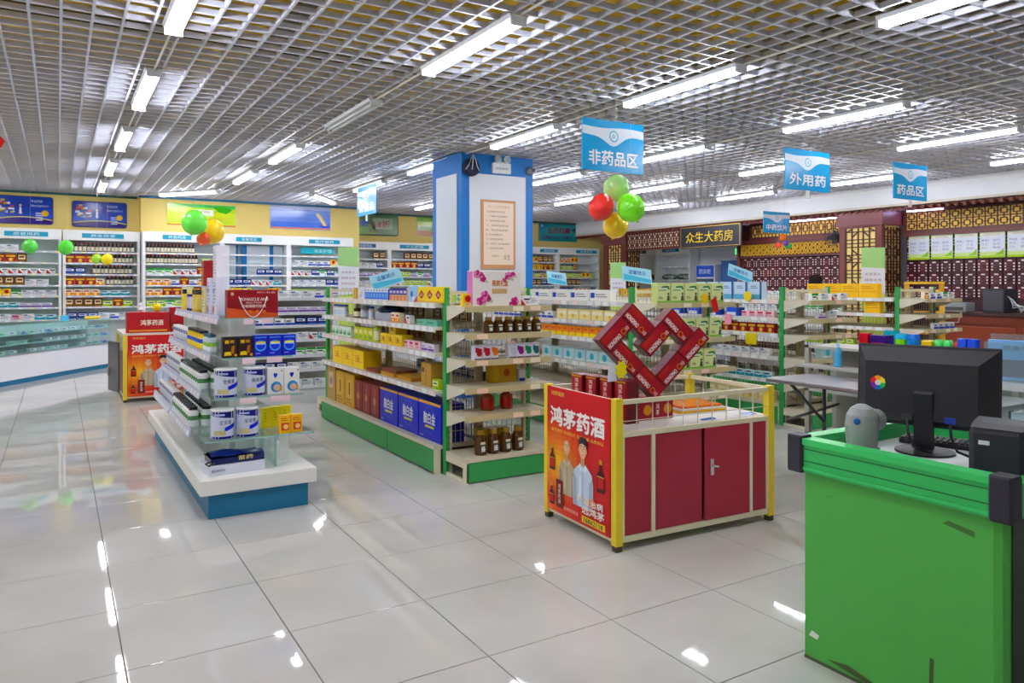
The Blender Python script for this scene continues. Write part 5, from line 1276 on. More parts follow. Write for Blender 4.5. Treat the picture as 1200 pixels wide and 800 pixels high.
# ---------------- stock of the nearest gondola, left face
AF = 2.72   # front line of the goods
G1 = 'on the nearest gondola '
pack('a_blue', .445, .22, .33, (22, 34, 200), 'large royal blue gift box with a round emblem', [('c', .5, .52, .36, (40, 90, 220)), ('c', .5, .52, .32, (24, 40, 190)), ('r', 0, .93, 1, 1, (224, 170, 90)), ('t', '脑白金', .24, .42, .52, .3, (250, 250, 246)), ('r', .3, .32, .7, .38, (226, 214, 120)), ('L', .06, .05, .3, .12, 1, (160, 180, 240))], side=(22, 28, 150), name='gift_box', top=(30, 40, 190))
for k, y in enumerate((6.76, 6.295, 5.835)):
    o = put('a_blue', AF, y, .24, -PI/2, ''); tag(o, ('farthest', 'middle', 'nearest')[k]+' large royal blue gift box on the bottom deck', 'box', 'blue gift boxes on the bottom deck')
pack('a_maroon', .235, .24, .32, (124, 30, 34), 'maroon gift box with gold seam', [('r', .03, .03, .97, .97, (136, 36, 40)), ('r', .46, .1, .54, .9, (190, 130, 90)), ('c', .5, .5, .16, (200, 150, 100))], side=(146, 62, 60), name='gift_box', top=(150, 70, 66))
for k, y in enumerate((7.61, 7.37, 7.13)):
    o = put('a_maroon', AF, y, .24, -PI/2, ''); tag(o, ('farthest', 'middle', 'nearest')[k]+' maroon gift box on the bottom deck', 'box', 'maroon gift boxes on the bottom deck')
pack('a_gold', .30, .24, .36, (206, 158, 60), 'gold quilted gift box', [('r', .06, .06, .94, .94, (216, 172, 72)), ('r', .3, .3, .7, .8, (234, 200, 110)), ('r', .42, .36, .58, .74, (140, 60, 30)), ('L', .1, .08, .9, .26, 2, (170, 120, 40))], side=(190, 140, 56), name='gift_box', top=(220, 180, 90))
pack('a_kraft', .30, .24, .40, (186, 152, 96), 'brown kraft gift box with a pale label', [('r', .25, .35, .75, .8, (214, 196, 170)), ('c', .5, .55, .16, (150, 120, 140))], side=(170, 136, 84), name='gift_box')
put('a_kraft', AF, 8.53, .24, -PI/2, 'at the far end of the bottom deck'); put('a_gold', AF, 8.2, .24, -PI/2, 'beside the maroon boxes, far'); put('a_gold', AF, 7.89, .24, -PI/2, 'beside the maroon boxes, near')
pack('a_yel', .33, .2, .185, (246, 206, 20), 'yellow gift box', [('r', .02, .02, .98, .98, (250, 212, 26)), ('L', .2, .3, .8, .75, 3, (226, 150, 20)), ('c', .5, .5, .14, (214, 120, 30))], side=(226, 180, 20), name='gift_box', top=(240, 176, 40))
for k, y in enumerate((8.3, 7.96, 7.62)):
    o = put('a_yel', AF, y, .69, -PI/2, ''); tag(o, ('farthest', 'middle', 'nearest')[k]+' bright yellow gift box on the lower shelf', 'box', 'yellow gift boxes on the lower shelf')
pack('a_flat', .36, .22, .035, (176, 128, 66), 'flat brown packet', [('r', .1, .2, .9, .8, (206, 150, 60))], name='packet', top=(190, 140, 70))
pack('a_flat2', .36, .22, .03, (120, 84, 66), 'flat dark packet', [('r', .1, .2, .9, .8, (150, 60, 50))], name='packet', top=(130, 86, 70))
put('a_flat2', AF, 7.2, .69, -PI/2, 'on the lower shelf of the nearest gondola'); put('a_flat', AF+.01, 6.82, .69, -PI/2, 'on the lower shelf of the nearest gondola'); put('a_flat', AF+.02, 6.44, .69, -PI/2, 'on the lower shelf of the nearest gondola')
put('a_flat2', AF+.02, 6.8, .726, -PI/2, 'stacked on a brown packet')
pack('a_cart', .2, .16, .2, (196, 158, 96), 'small brown carton', [('r', .45, 0, .55, 1, (170, 134, 80)), ('r', .1, .6, .35, .8, (90, 70, 50))], name='carton')
put('a_cart', AF+.02, 5.95, .69, -PI/2, 'on the lower shelf near the green post'); put('m_lime', AF, 5.72, .69, -PI/2, 'low beside the green post')
pack('a_gy', .13, .08, .13, (206, 212, 60), 'yellow green tea box', [('r', .1, .1, .9, .4, (140, 180, 50)), ('r', .15, .5, .85, .8, (240, 236, 170))], name='tea_box')
pack('a_gw', .12, .08, .11, (226, 238, 226), 'white tea box with green brushwork', [('p', ((.1, .2), (.3, .7), (.5, .3), (.7, .8), (.9, .2)), (60, 160, 90))], name='tea_box')
rowY('a_gw', 8.5, 7.75, AF, 1.0, 'middle shelf of the nearest gondola'); rowY('a_gy', 7.74, 7.15, AF, 1.0, 'middle shelf of the nearest gondola')
bottle('a_lime', .04, .2, (200, 216, 130), (226, 232, 180), (236, 240, 200), 'lime bottle', .5, n=10); put('a_lime', AF-.0+.01, 7.08, 1.0, 0, 'on the middle shelf')
pack('a_pouch', .17, .12, .10, (244, 206, 30), 'yellow pouch pack', [('L', .1, .2, .9, .8, 3, (200, 140, 30)), ('c', .5, .5, .2, (160, 90, 30))], name='pouch_pack', top=(246, 214, 50))
rowY('a_pouch', 6.98, 6.4, AF, 1.0, 'middle shelf of the nearest gondola'); put('a_pouch', AF+.03, 6.75, 1.1005, -PI/2, 'stacked above the others')
rowY('m_pink', 6.38, 6.0, AF, 1.0, 'middle shelf of the nearest gondola'); rowY('m_purple', 6.0, 5.7, AF, 1.0, 'middle shelf beside the post')
rowY('m_purple', 6.35, 5.95, AF, 1.0806, 'stacked on the middle shelf') if False else None
# second shelf
rowY('b_white', 8.5, 8.1, AF+.04, 1.22, 'second shelf of the nearest gondola'); jar('a_steel', .055, .13, (150, 154, 166), (120, 124, 134), (190, 196, 206), 'grey metal canister', name='canister')
put('a_steel', AF+.06, 7.55, 1.22, 0, 'on the second shelf'); put('j_brown', AF+.06, 7.8, 1.22, 0, 'on the second shelf far part'); put('b_white', AF+.05, 7.35, 1.22, 0, 'next to the metal canister')
t = thing('gift_basket', 'wrapped grey gift basket on the second shelf', 'basket', (AF+.01, 6.95, 1.2206), -PI/2)
MB('plastic').cbox(-.2, 0, 0, .2, .2, .08, .015, (176, 178, 196)).build('tray', t); MB('gloss').lathe([(.13, 0), (.15, .03), (.08, .07)], 12, col=(40, 50, 80), cy=.1, z=.08).build('wrap', t)
rowY('m_orange', 6.7, 6.4, AF, 1.22, 'second shelf of the nearest gondola'); rowY('m_red', 6.36, 6.15, AF, 1.22, 'second shelf of the nearest gondola')
pack('a_green', .2, .12, .05, (120, 190, 170), 'flat mint green box', [('L', .1, .3, .9, .7, 1, (60, 120, 110))], name='mint_box'); rowY('a_green', 6.1, 5.65, AF, 1.22, 'second shelf beside the post')
# top shelf
pack('a_wp', .2, .1, .13, (232, 228, 240), 'white packet with lilac print', [('p', ((.2, .2), (.8, .8), (.6, .2)), (200, 190, 226)), ('c', .5, .5, .12, (206, 214, 120))], name='packet')
pack('a_bw', .076, .07, .115, (232, 238, 248), 'white box with a blue wave', [('r', 0, .08, 1, .68, (60, 120, 226)), ('c', .5, .4, .3, (150, 196, 250)), ('L', .1, .76, .9, .94, 1, (90, 110, 180))], name='blue_wave_box', side=(30, 70, 200))
pack('a_pp', .08, .06, .12, (224, 190, 160), 'tan and indigo box', [('r', 0, .5, 1, 1, (50, 40, 140)), ('r', .15, .62, .85, .82, (226, 226, 250)), ('r', .2, .06, .8, .4, (230, 150, 110))], name='indigo_box')
pack('a_sky', .2, .09, .14, (176, 212, 244), 'sky blue pouch with a red corner', [('p', ((.6, 0), (1, 0), (1, .4)), (220, 40, 40)), ('c', .4, .5, .2, (60, 120, 220)), ('c', .62, .2, .16, (244, 244, 250))], name='pouch_pack')
pack('a_yr', .165, .08, .135, (246, 214, 20), 'yellow box with a red diamond', [('p', ((.5, .2), (.85, .5), (.5, .8), (.15, .5)), (170, 40, 40)), ('t', '山', .36, .4, .28, .22, (250, 230, 220)), ('r', 0, 0, 1, .12, (226, 180, 60))], name='diamond_box')
T1 = 'on the top shelf'
put('a_wp', AF, 7.53, 1.42, -PI/2, T1); put('m_gold', AF+.1, 8.0, 1.42, -PI/2, 'at the far end of the top shelf'); put('m_yellow', AF+.08, 7.8, 1.42, -PI/2, 'at the far end of the top shelf')
rowY('a_bw', 7.41, 6.76, AF, 1.42, T1, .002); rowY('a_pp', 6.74, 6.3, AF, 1.42, T1, .004); put('a_sky', AF, 6.19, 1.42, -PI/2, T1); rowY('a_yr', 6.08, 5.55, AF, 1.42, T1, .003)
rowY('m_lime', 7.2, 5.7, AF+.19, 1.42, 'back row of the top shelf', .02); rowY('m_orange', 6.5, 5.8, AF+.19, 1.502, 'stacked back row of the top shelf', .02) if False else None
# ---------------- stock of the near end shelf (face -Y), deck 0.20
EF = 5.575-.35
def rowX(key, x0, n, step, y, z, where):
    for k in range(n): put(key, x0+step*k, y, z, 0, where)
def label_jar(key, r, h, desc, ):
    b = MB('gloss'); b.lathe([(r*.95, 0), (r, .01), (r, h*.6), (r*.8, h*.74), (r*.62, h*.8), (r*.66, h*.81), (r*.66, h), (r*.6, h)], 12, [(70, 40, 16), (84, 50, 20), (84, 50, 20), (92, 58, 24), (120, 96, 40), (150, 122, 60), (150, 122, 60)])
    b.quad((-r*.62, -r*1.0, h*.12), (r*.62, -r*1.0, h*.12), (r*.5, -r*1.0, h*.55), (-r*.5, -r*1.0, h*.55), (60, 66, 56)); b.text('蜂', (-r*.35, -r*1.012, h*.14), UX, UZ, r*.75, h*.24, (240, 240, 236), .03); b.quad((-r*.5, -r*1.01, h*.44), (r*.4, -r*1.01, h*.44), (r*.4, -r*1.01, h*.54), (-r*.5, -r*1.01, h*.54), (226, 216, 190))
    reg(key, b, desc, 'jar', 'honey_jar', 2*r, 2*r, h)
label_jar('h_jar', .048, .20, 'brown honey jar with a dark label'); label_jar('h_small', .042, .13, 'small brown honey jar')
rowX('h_jar', 2.92, 4, .118, EF+.07, .20, 'on the end shelf deck')
rowX('h_small', 2.99, 6, .092, EF+.06, 1.18, 'on the end shelf below the flower box')
for k, (x, c, nm) in enumerate(((2.87, (170, 40, 50), 'red'), (2.945, (180, 50, 60), 'crimson'), (3.02, (226, 120, 50), 'orange'), (3.19, (206, 210, 226), 'silver'), (3.265, (130, 40, 130), 'purple'), (3.34, (40, 130, 90), 'green'), (3.415, (40, 110, 110), 'teal'))):
    pack('tin%d' % k, .072, .06, .12, (226, 226, 236), 'small pale tin with a %s swirl' % nm, [('c', .6, .45, .36, c), ('r', 0, 0, 1, .1, (110, 80, 110)), ('r', 0, .86, 1, 1, (200, 200, 214)), ('p', ((.1, .5), (.9, .6), (.9, .75), (.1, .85)), c)], name='supplement_tin', cat='tin')
    put('tin%d' % k, x, EF+.01, .97, 0, 'on the end shelf')
bottle('h_red', .055, .17, (150, 60, 30), (214, 180, 120), (190, 40, 30), 'amber bottle with a red tag', .5, n=12)
put('h_red', 3.06, EF+.2, .53, 0, 'on the lower end shelf, left'); put('h_red', 3.24, EF+.2, .53, 0, 'on the lower end shelf, right')
pack('h_yel', .25, .1, .16, (196, 158, 40), 'old gold carton with red print', [('c', .6, .5, .2, (170, 80, 40)), ('r', .06, .1, .3, .9, (206, 172, 60))], name='carton'); put('h_yel', 3.22, EF+.2, .75, 0, 'at the back of the end shelf'); put('h_yel', 3.15, EF+.25, .20, 0, 'behind the jars on the end shelf deck')
pack('h_wb', .06, .06, .10, (230, 230, 240), 'white box with a navy foot', [('r', 0, 0, 1, .25, (50, 60, 140))]); put('h_wb', 3.4, EF+.2, .75, 0, 'at the back of the end shelf')
# flower patterned gift box
t = thing('flower_gift_box', 'white gift box with pink flowers on the end shelf top', 'box', (3.06, EF+.02, 1.4006))
b = MB('print').cbox(-.235, 0, 0, .22, .1, .285, .005, (240, 236, 232)); b.quad((-.2358, .004, .004), (-.2358, .004, .281), (-.2358, .096, .281), (-.2358, .096, .004), (214, 140, 196)); random.seed(12)
for (u, v, r) in ((.08, .9, .035), (.2, .78, .03), (.16, .88, .025), (.24, .3, .04), (.3, .22, .03), (.14, .14, .035), (.72, .86, .035), (.82, .9, .025), (.86, .12, .04), (.78, .06, .02), (.22, .12, .02), (.64, .74, .02)):
    cx, cz = -.235+.455*u, .285*v
    for i in range(5): b.disc((cx+r*.55*math.cos(i*1.257), -.0008-.0002*i, cz+r*.55*math.sin(i*1.257)), UX, UZ, r*.5, random.choice(((206, 90, 150), (190, 60, 120), (226, 150, 190))), 8)
    b.disc((cx, -.002, cz), UX, UZ, r*.25, (120, 30, 80), 8)
    b.disc((cx+r*1.1, -.0008, cz-r*.8), UX, UZ, r*.4, (190, 206, 150), 8)
b.text('燕窝礼盒', (-.06, -.0012, .16), UX, UZ, .15, .05, (206, 130, 80), .02); b.quad((-.06, -.001, .10), (.08, -.001, .10), (.08, -.001, .14), (-.06, -.001, .14), (206, 170, 130)); b.build('carton', t)
put('m_yellow', 2.80, EF+.06, 1.40, 0, 'left of the flower box'); put('m_red', 3.34, EF+.05, 1.40, 0, 'right of the flower box'); put('m_white', 3.45, EF+.12, 1.40, 0, 'right of the flower box')
# ================================================================ STOCK OF THE OTHER GONDOLAS
random.seed(31)
pack('b_long', .34, .08, .12, (236, 236, 234), 'long white dressing box', [('L', .3, .3, .95, .7, 2, (140, 140, 150)), ('r', .05, .3, .25, .75, (60, 80, 180))], name='dressing_box')
pack('b_cream', .2, .09, .11, (240, 226, 170), 'cream plaster box', [('r', .1, .5, .9, .8, (250, 244, 220)), ('c', .5, .35, .2, (226, 190, 80))], name='plaster_box')
pack('b_orange', .11, .07, .11, (246, 160, 70), 'orange plaster box', [('r', 0, 0, 1, .34, (250, 220, 60)), ('r', .2, .55, .8, .8, (240, 90, 50))], name='plaster_box')
pack('b_mint', .2, .1, .12, (196, 226, 232), 'pale mint care pack', [('c', .5, .5, .3, (90, 180, 200)), ('r', .1, .1, .9, .2, (240, 244, 246))], name='care_pack')
pack('b_peach', .2, .1, .12, (246, 206, 190), 'peach coloured care pack', [('r', .1, .3, .9, .7, (240, 170, 150))], name='care_pack')
B1 = 'of the second gondola'
BF = 4.78
rowY('b_long', 8.4, 5.7, BF, 1.40, 'on the top shelf '+B1)
rowY('m_blue', 8.3, 6.9, BF, 1.2, 'on the next shelf '+B1); rowY('b_cream', 6.9, 5.7, BF, 1.2, 'on the next shelf '+B1)
rowY('b_orange', 8.0, 6.0, BF, 1.02, 'on the third shelf '+B1)
rowY('b_peach', 8.0, 7.2, BF, .76, 'on the fourth shelf '+B1); rowY('b_mint', 7.2, 5.9, BF, .76, 'on the fourth shelf '+B1)
rowY('m_navy', 6.6, 5.7, BF, .5, 'on the fifth shelf '+B1)
pack('t_green', .165, .08, .19, (226, 234, 176), 'pale green herbal tea box with a leaf emblem', [('p', ((.12, .62), (.4, .84), (.85, .86), (.95, .7), (.6, .62)), (60, 130, 60)), ('r', .2, .66, .8, .76, (226, 236, 210)), ('r', 0, 0, 1, .12, (150, 196, 110)), ('p', ((.72, .12), (.95, .12), (.92, .38), (.78, .38)), (60, 80, 60)), ('c', .85, .46, .07, (60, 50, 50)), ('L', .1, .2, .5, .34, 2, (110, 90, 70))], side=(206, 222, 150), name='herbal_tea_box')
for k in range(5): put('t_green', 4.85+.178*k, 5.24, 1.40, 0, 'on the second end shelf, top')
for k in range(4): put('t_green', 5.0+.178*k, 5.24, 1.06, 0, 'on the second end shelf, middle')
for k in range(3): put('t_green', 5.1+.178*k, 5.24, .76, 0, 'on the second end shelf, lower')
pack('c_sky', .2, .09, .21, (206, 224, 244), 'pale sky blue skincare box', [('r', 0, 0, 1, .3, (120, 180, 214)), ('L', .2, .6, .8, .8, 2, (110, 140, 190)), ('r', .86, 0, 1, 1, (40, 90, 150))], name='skincare_box')
pack('c_bl', .2, .1, .1, (40, 90, 214), 'blue ointment box', [('r', .05, .05, .75, .45, (230, 236, 246)), ('r', .8, 0, 1, 1, (26, 60, 160))], name='ointment_box')
C1 = 'of the third gondola'; CF = 6.98
rowY('m_gold', 8.5, 7.2, CF, 1.40, 'on the top shelf '+C1); rowY('c_sky', 6.95, 5.7, CF, 1.40, 'on the top shelf '+C1)
rowY('c_bl', 7.4, 6.2, CF, 1.2, 'on the next shelf '+C1, .12); rowY('m_pink', 6.2, 5.7, CF, 1.2, 'on the next shelf '+C1)
rowY('m_navy', 7.4, 6.6, CF, 1.02, 'on the third shelf '+C1); rowY('m_dkred', 6.5, 5.7, CF, 1.02, 'on the third shelf '+C1)
rowY('m_white', 7.2, 5.7, CF, .76, 'on the fourth shelf '+C1); rowY('m_teal', 7.2, 5.7, CF, .5, 'on the fifth shelf '+C1); rowY('b_cream', 6.8, 5.7, CF, .24, 'on the deck '+C1)
for k, key in enumerate(('m_green', 'm_white', 'm_red', 'm_white')): put(key, 7.08+.17*k, 5.26, 1.40, 0, 'on the third end shelf, top')
for k, key in enumerate(('m_purple', 'm_white')): put(key, 7.2+.2*k, 5.26, 1.2, 0, 'on the third end shelf, second')
put('b_mint', 7.3, 5.26, .76, 0, 'on the third end shelf'); put('m_lime', 7.2, 5.26, .5, 0, 'on the third end shelf, low')
D1 = 'of the fourth gondola'; DF = 9.18
pack('d_yel', .26, .1, .19, (250, 196, 30), 'golden yellow medicine box', [('r', 0, .4, 1, .5, (240, 170, 20)), ('L', .1, .6, .9, .85, 2, (220, 140, 20)), ('r', 0, 0, .06, 1, (250, 226, 120))], name='golden_box')
rowY('d_yel', 6.95, 5.75, DF, 1.40, 'on the top shelf '+D1); rowY('m_white', 8.4, 7.0, DF, 1.40, 'on the top shelf '+D1)
rowY('m_green', 7.5, 6.4, DF, 1.2, 'on the next shelf '+D1); put('d_yel', DF, 5.95, 1.2, -PI/2, 'on the next shelf near the green post', 0, .85)
rowY('m_white', 8.2, 7.2, DF, 1.2, 'on the next shelf '+D1); rowY('m_purple', 8.2, 7.4, DF, 1.02, 'on the third shelf '+D1); rowY('m_lime', 7.0, 6.2, DF, .76, 'on the fourth shelf '+D1); rowY('m_white', 8.2, 7.0, DF, .76, 'on the fourth shelf '+D1)
for k, key in enumerate(('m_orange', 'm_blue', 'm_blue', 'm_green', 'm_white')): put(key, 9.24+.14*k, 5.26, 1.40, 0, 'on the fourth end shelf, top')
for k in range(4): put('m_blue', 9.42+.12*k, 5.24, 1.02, 0, 'on the fourth end shelf, middle')
for z, kk, y1, y0 in ((1.0, 'm_dkred', 8.5, 6.6), (1.22, 'm_brown', 8.2, 6.2), (.69, 'm_navy', 7.4, 5.8), (1.42, 'm_teal', 8.4, 6.0)): rowY(kk, y1, y0, 3.3, z, 'on the hidden side of nearest gondola', .03)
for z, kk, y1, y0 in ((.5, 'm_white', 7.8, 6.0), (1.02, 'm_teal', 8.2, 6.2), (.76, 'm_orange', 8.0, 6.4)): rowY(kk, y1, y0, 7.5, z, 'on the hidden side of third gondola', .05)
# promotional star and square tags clipped to shelf edges
def star(label, x, y, z, r, c, rotz=-PI/2):
    b = MB('print'); b.prism([(r*(1 if i % 2 else .78)*math.cos(2*PI*i/28), r*(1 if i % 2 else .78)*math.sin(2*PI*i/28)) for i in range(28)], -.004, 0, c, 'y')
    return tag(b.build('star_tag', None, (x, y, z), rotz), label, 'price tag')
star('yellow star price tag on the third gondola top shelf', 6.915, 6.05, 1.44, .065, (250, 214, 20))
star('yellow star price tag above the heart of boxes', 5.32, 5.18, 1.44, .055, (250, 206, 20), 0)
o = MB('print').box(-.08, -.004, -.13, .08, 0, 0, (240, 220, 60)).build('square_tag', None, (6.918, 6.0, 1.01), -PI/2); tag(o, 'yellow square price tag on the third gondola', 'price tag')
o = MB('print').box(-.05, -.004, -.12, .05, 0, 0, (246, 170, 190)).build('square_tag', None, (6.918, 6.35, 1.22), -PI/2); tag(o, 'pink square price tag on the third gondola', 'price tag')
o = MB('print').prism([(-.02, 0), (.05, .04), (.09, -.1), (.03, -.12)], -.004, 0, (206, 40, 40), 'y').build('red_ribbon_tag', None, (5.42, 5.18, 1.42)); tag(o, 'red ribbon tag beside the yellow star above the heart', 'price tag')
# tilted sky blue information cards on small stands
def info_card(label, x, y, z0, h, w, tilt, rz, c=(176, 222, 240)):
    t = thing('information_card', label, 'sign card', (x, y, z0), rz)
    MB('metal').tube([(0, .05, 0), (0, .03, h)], .008, 6, (180, 186, 190)).build('stand', t)
    MB('metal').lathe([(.05, 0), (.05, .006)], 12, col=(170, 176, 180), cy=.05).build('foot', t)
    b = MB('gloss').box(-w/2, -.004, 0, w/2, .004, .17, c); b.quad((-w/2+.01, -.0046, .01), (w/2-.01, -.0046, .01), (w/2-.01, -.0046, .05), (-w/2+.01, -.0046, .08), (110, 190, 220)); b.text('温馨提示', (-w*.3, -.005, .085), UX, UZ, w*.6, .05, (90, 130, 180), .02)
    o = b.build('card', t, (0, 0, h-.02)); o.rotation_euler = (math.radians(-20), tilt, 0)
info_card('sky blue tilted information card above the second gondola', 5.36, 6.2, 1.4, .22, .36, .12, -.2)
info_card('sky blue tilted information card above the third gondola', 7.42, 6.62, 1.4, .26, .36, .32, -.3)
info_card('sky blue tilted information card above the nearest gondola', 3.06, 7.6, 1.42, .16, .34, -.3, -.3)
info_card('sky blue upright information card far along the second gondola', 5.56, 8.0, 1.4, .2, .3, .1, 0)
# slim roll-up banners
def banner(label, x, y, h, w, rz, lean=0):
    t = thing('standing_banner', label, 'banner', (x, y, 0), rz)
    MB('metal').box(-w/2, -.06, 0, w/2, .06, .04, (150, 154, 158)).build('foot', t)
    MB('metal').tube([(0, .02, .03), (0, .02, h-.01)], .008, 6, (170, 174, 178)).build('pole', t)
    b = MB('print').box(-w/2, -.002, .04, w/2, .002, h, (234, 238, 236))
    b.quad((-w/2, -.0028, h*.86), (w/2, -.0028, h*.84), (w/2, -.0028, h), (-w/2, -.0028, h), (176, 216, 150)); b.quad((-w/2, -.0028, .04), (w/2, -.0028, .04), (w/2, -.0028, h*.66), (-w/2, -.0028, h*.63), (206, 226, 130))
    b.quad((-w/2, -.0034, h*.64), (w/2, -.0034, h*.66), (w/2, -.0034, h*.85), (-w/2, -.0034, h*.86), (238, 238, 242))
    for k in range(4): b.text(('关爱家人', '健康咨询', '免费测血压', '用药指导')[k], (-w*.36, -.0042, h*(.80-.042*k)), UX, UZ, w*.7, h*.02, (170, 130, 150))
    o = b.build('banner_sheet', t)
banner('pale green standing banner left of the column', 4.12, 12.0, 2.2, .33, -.35)
banner('pale green standing banner by the far lattice post', 8.62, 10.5, 1.98, .28, -.5)
banner('pale green standing banner behind the fourth gondola', 10.75, 6.95, 2.15, .34, -.75)
# yellow stepladder behind the fourth gondola
t = thing('stepladder', 'yellow wooden stepladder behind the fourth gondola', 'ladder', (10.45, 5.95, 0), -.9)
for s in (-1, 1):
    MB('wood').at(Matrix.Rotation(math.radians(-8), 4, 'X')).box(s*.22-.03, -.02, 0, s*.22+.03, .02, 1.62, (240, 186, 40)).build('front_rail', t)
    MB('wood').at(Matrix.Translation((0, .45, 0)) @ Matrix.Rotation(math.radians(10), 4, 'X')).box(s*.22-.025, -.02, 0, s*.22+.025, .02, 1.6, (226, 170, 40)).build('rear_rail', t)
for k in range(5): MB('wood').box(-.2, .02+.045*k, .27+.3*k, .2, .14+.045*k, .30+.3*k, (236, 180, 50)).build('step', t)
MB('wood').box(-.25, .16, 1.585, .25, .28, 1.62, (240, 190, 50)).build('top_board', t)
# goods on the steel shelf behind the till come below
# ================================================================ CHECKOUT
GC = (70, 168, 62); GR = (40, 182, 88)
KX, KY0, KY1, KX1 = 2.70, 1.275, 2.055, 3.55
t = thing('checkout_counter', 'scuffed bright green checkout counter with black corner guards', 'counter', (0, 0, 0))
b = MB('green')
r = .035
pts = [(KX+r, KY0), (KX1, KY0), (KX1, KY1), (KX, KY1), (KX, KY0+r), (KX+r*.3, KY0+r*.3)]
b.prism(pts, 0.0, .80, GC); b.build('body', t)
rim = MB('green')
for (x0, y0, x1, y1) in ((KX-.035, KY0-.03, KX+.03, KY1+.035), (KX+.03, KY1-.02, KX1+.03, KY1+.035), (KX+.03, KY0-.03, KX1+.03, KY0+.03), (KX1-.02, KY0+.03, KX1+.03, KY1-.02)):
    rim.box(x0, y0, .79, x1, y1, .905, GR)
rim.build('rim', t)
for z0, z1, e in ((.905, .93, .008), (.80, .812, .006)):
    b = MB('green')
    for (x0, y0, x1, y1) in ((KX-.035-e, KY0-.03, KX+.03+e*0, KY1+.035+e), (KX+.03, KY1-.02, KX1+.03, KY1+.035+e)): b.box(x0, y0, z0, x1, y1, z1, (48, 200, 100))
    b.build('rim_bead', t)
MB('board').box(KX+.03, KY0+.03, .80, KX1-.02, KY1-.02, .862, (206, 208, 212)).build('counter_top', t)
for (x, y) in ((KX-.05, KY1-.02), (KX-.05, KY0-.045)):
    MB('plastic').cbox(x, y, .785, x+.075, y+.075, .94, .008, (44, 40, 52)).build('corner_guard', t)
for z in (.835, .885): MB('paint').box(KX-.0375, KY0+.03, z, KX-.0349, KY1-.02, z+.004, (12, 110, 54)).build('groove', t)
MB('paint').box(KX+.045, KY0-.004, .005, KX1, KY0-.0005, .785, (26, 44, 26)).build('side_panel', t)  # added thin dark sheet that darkens the near end of the counter
# paint chip and scratches on the counter face (thin raised patches)
b = MB('paint'); b.poly([(KX-.001, 2.035, .10), (KX-.001, 1.995, .095), (KX-.001, 1.985, .115), (KX-.001, 2.02, .125)], (226, 228, 222)); b.build('paint_chip', t)
for pts_, c_ in (([(1.53, .08), (1.515, .08), (1.51, .22), (1.525, .22)], (60, 84, 40)), ([(1.95, .035), (1.75, .01), (1.70, .02), (1.85, .05)], (66, 84, 44)), ([(1.48, .72), (1.37, .70), (1.37, .72), (1.46, .735)], (60, 110, 44))):
    MB('paint').poly([(KX-.001, p_[0], p_[1]) for p_ in pts_], c_).build('scuff_mark', t)
MB('paint').box(KX-.004, KY0+.04, 0, KX-.0005, KY1, .012, (70, 84, 56)).build('dirty_edge', t)
# monitor seen from behind
mon = thing('monitor', 'black computer monitor seen from behind on the checkout counter', 'monitor', (3.15, 1.80, .8625), 0)
ang = math.atan2(2.045-1.574, 3.083-3.244)-PI/2   # screen plane direction
mon.rotation_euler = (0, 0, ang)
# local: width along y, back side at -x
MW, MHt = .545, .345
b = MB('plastic'); TL = Matrix.Translation((0, 0, .105)) @ Matrix.Rotation(math.radians(4), 4, 'Y')
b.at(TL)
b.cbox(0, -MW/2, 0, .022, MW/2, MHt, .006, (44, 42, 48)); b.build('bezel', mon)
b = MB('plastic').at(TL)
o_ = [(-.0, -MW/2+.008, .012), (-.0, MW/2-.008, .012), (-.0, MW/2-.008, MHt-.012), (-.0, -MW/2+.008, MHt-.012)]
i_ = [(-.045, -MW/2+.075, .03), (-.045, MW/2-.045, .03), (-.045, MW/2-.045, MHt-.075), (-.045, -MW/2+.075, MHt-.075)]
b._add(o_+i_, [(0, 4, 5, 1), (1, 5, 6, 2), (2, 6, 7, 3), (3, 7, 4, 0), (4, 7, 6, 5)], (38, 36, 42)); b.build('back_shell', mon)
b = MB('print').at(TL); cx_, cz_ = MW/2-.095, .175
for k in range(6):
    cc = ((224, 60, 60), (240, 150, 40), (240, 220, 50), (70, 180, 90), (60, 120, 210), (150, 80, 190))[k]
    A0 = 2*PI*k/6; A1 = A0+2*PI/6
    b.poly([(-.0462, cx_+.012*math.cos(A0), cz_+.012*math.sin(A0)), (-.0462, cx_+.012*math.cos(A1), cz_+.012*math.sin(A1)), (-.0462, cx_+.03*math.cos(A1), cz_+.03*math.sin(A1)), (-.0462, cx_+.032*math.cos((A0+A1)/2), cz_+.032*math.sin((A0+A1)/2)), (-.0462, cx_+.03*math.cos(A0), cz_+.03*math.sin(A0))], cc)
b.disc((-.0464, cx_, cz_), (0, -1, 0), UZ, .012, (226, 226, 220), 14); b.build('sticker', mon)
b = MB('gloss').at(TL); b.quad((.0226, -MW/2+.018, .02), (.0226, MW/2-.018, .02), (.0226, MW/2-.018, MHt-.018), (.0226, -MW/2+.018, MHt-.018), (30, 34, 44)); b.build('screen', mon)
MB('plastic').prism([(-.035, 0.01), (.0, 0.01), (-.02, .27), (-.05, .25)], -.036, .036, (34, 32, 38), 'y').build('neck', mon)
MB('plastic').lathe([(.115, 0), (.115, .008), (.09, .014), (.03, .018)], 24, col=(30, 30, 34), cx=-.01).build('foot', mon)
for k, dy in enumerate((-.10, .06)):
    b = MB('plastic'); b.box(-.05, dy-.02, .135, -.03, dy+.02, .16, ((30, 60, 170), (60, 60, 64))[k]); b.build('plug', mon)
    MB('plastic').tube([(-.045, dy, .14), (-.05, dy-.005, .08), (-.07, dy-.03, .03), (-.09, dy-.10, .012)], .006, 6, (26, 26, 30)).build('cable', mon)
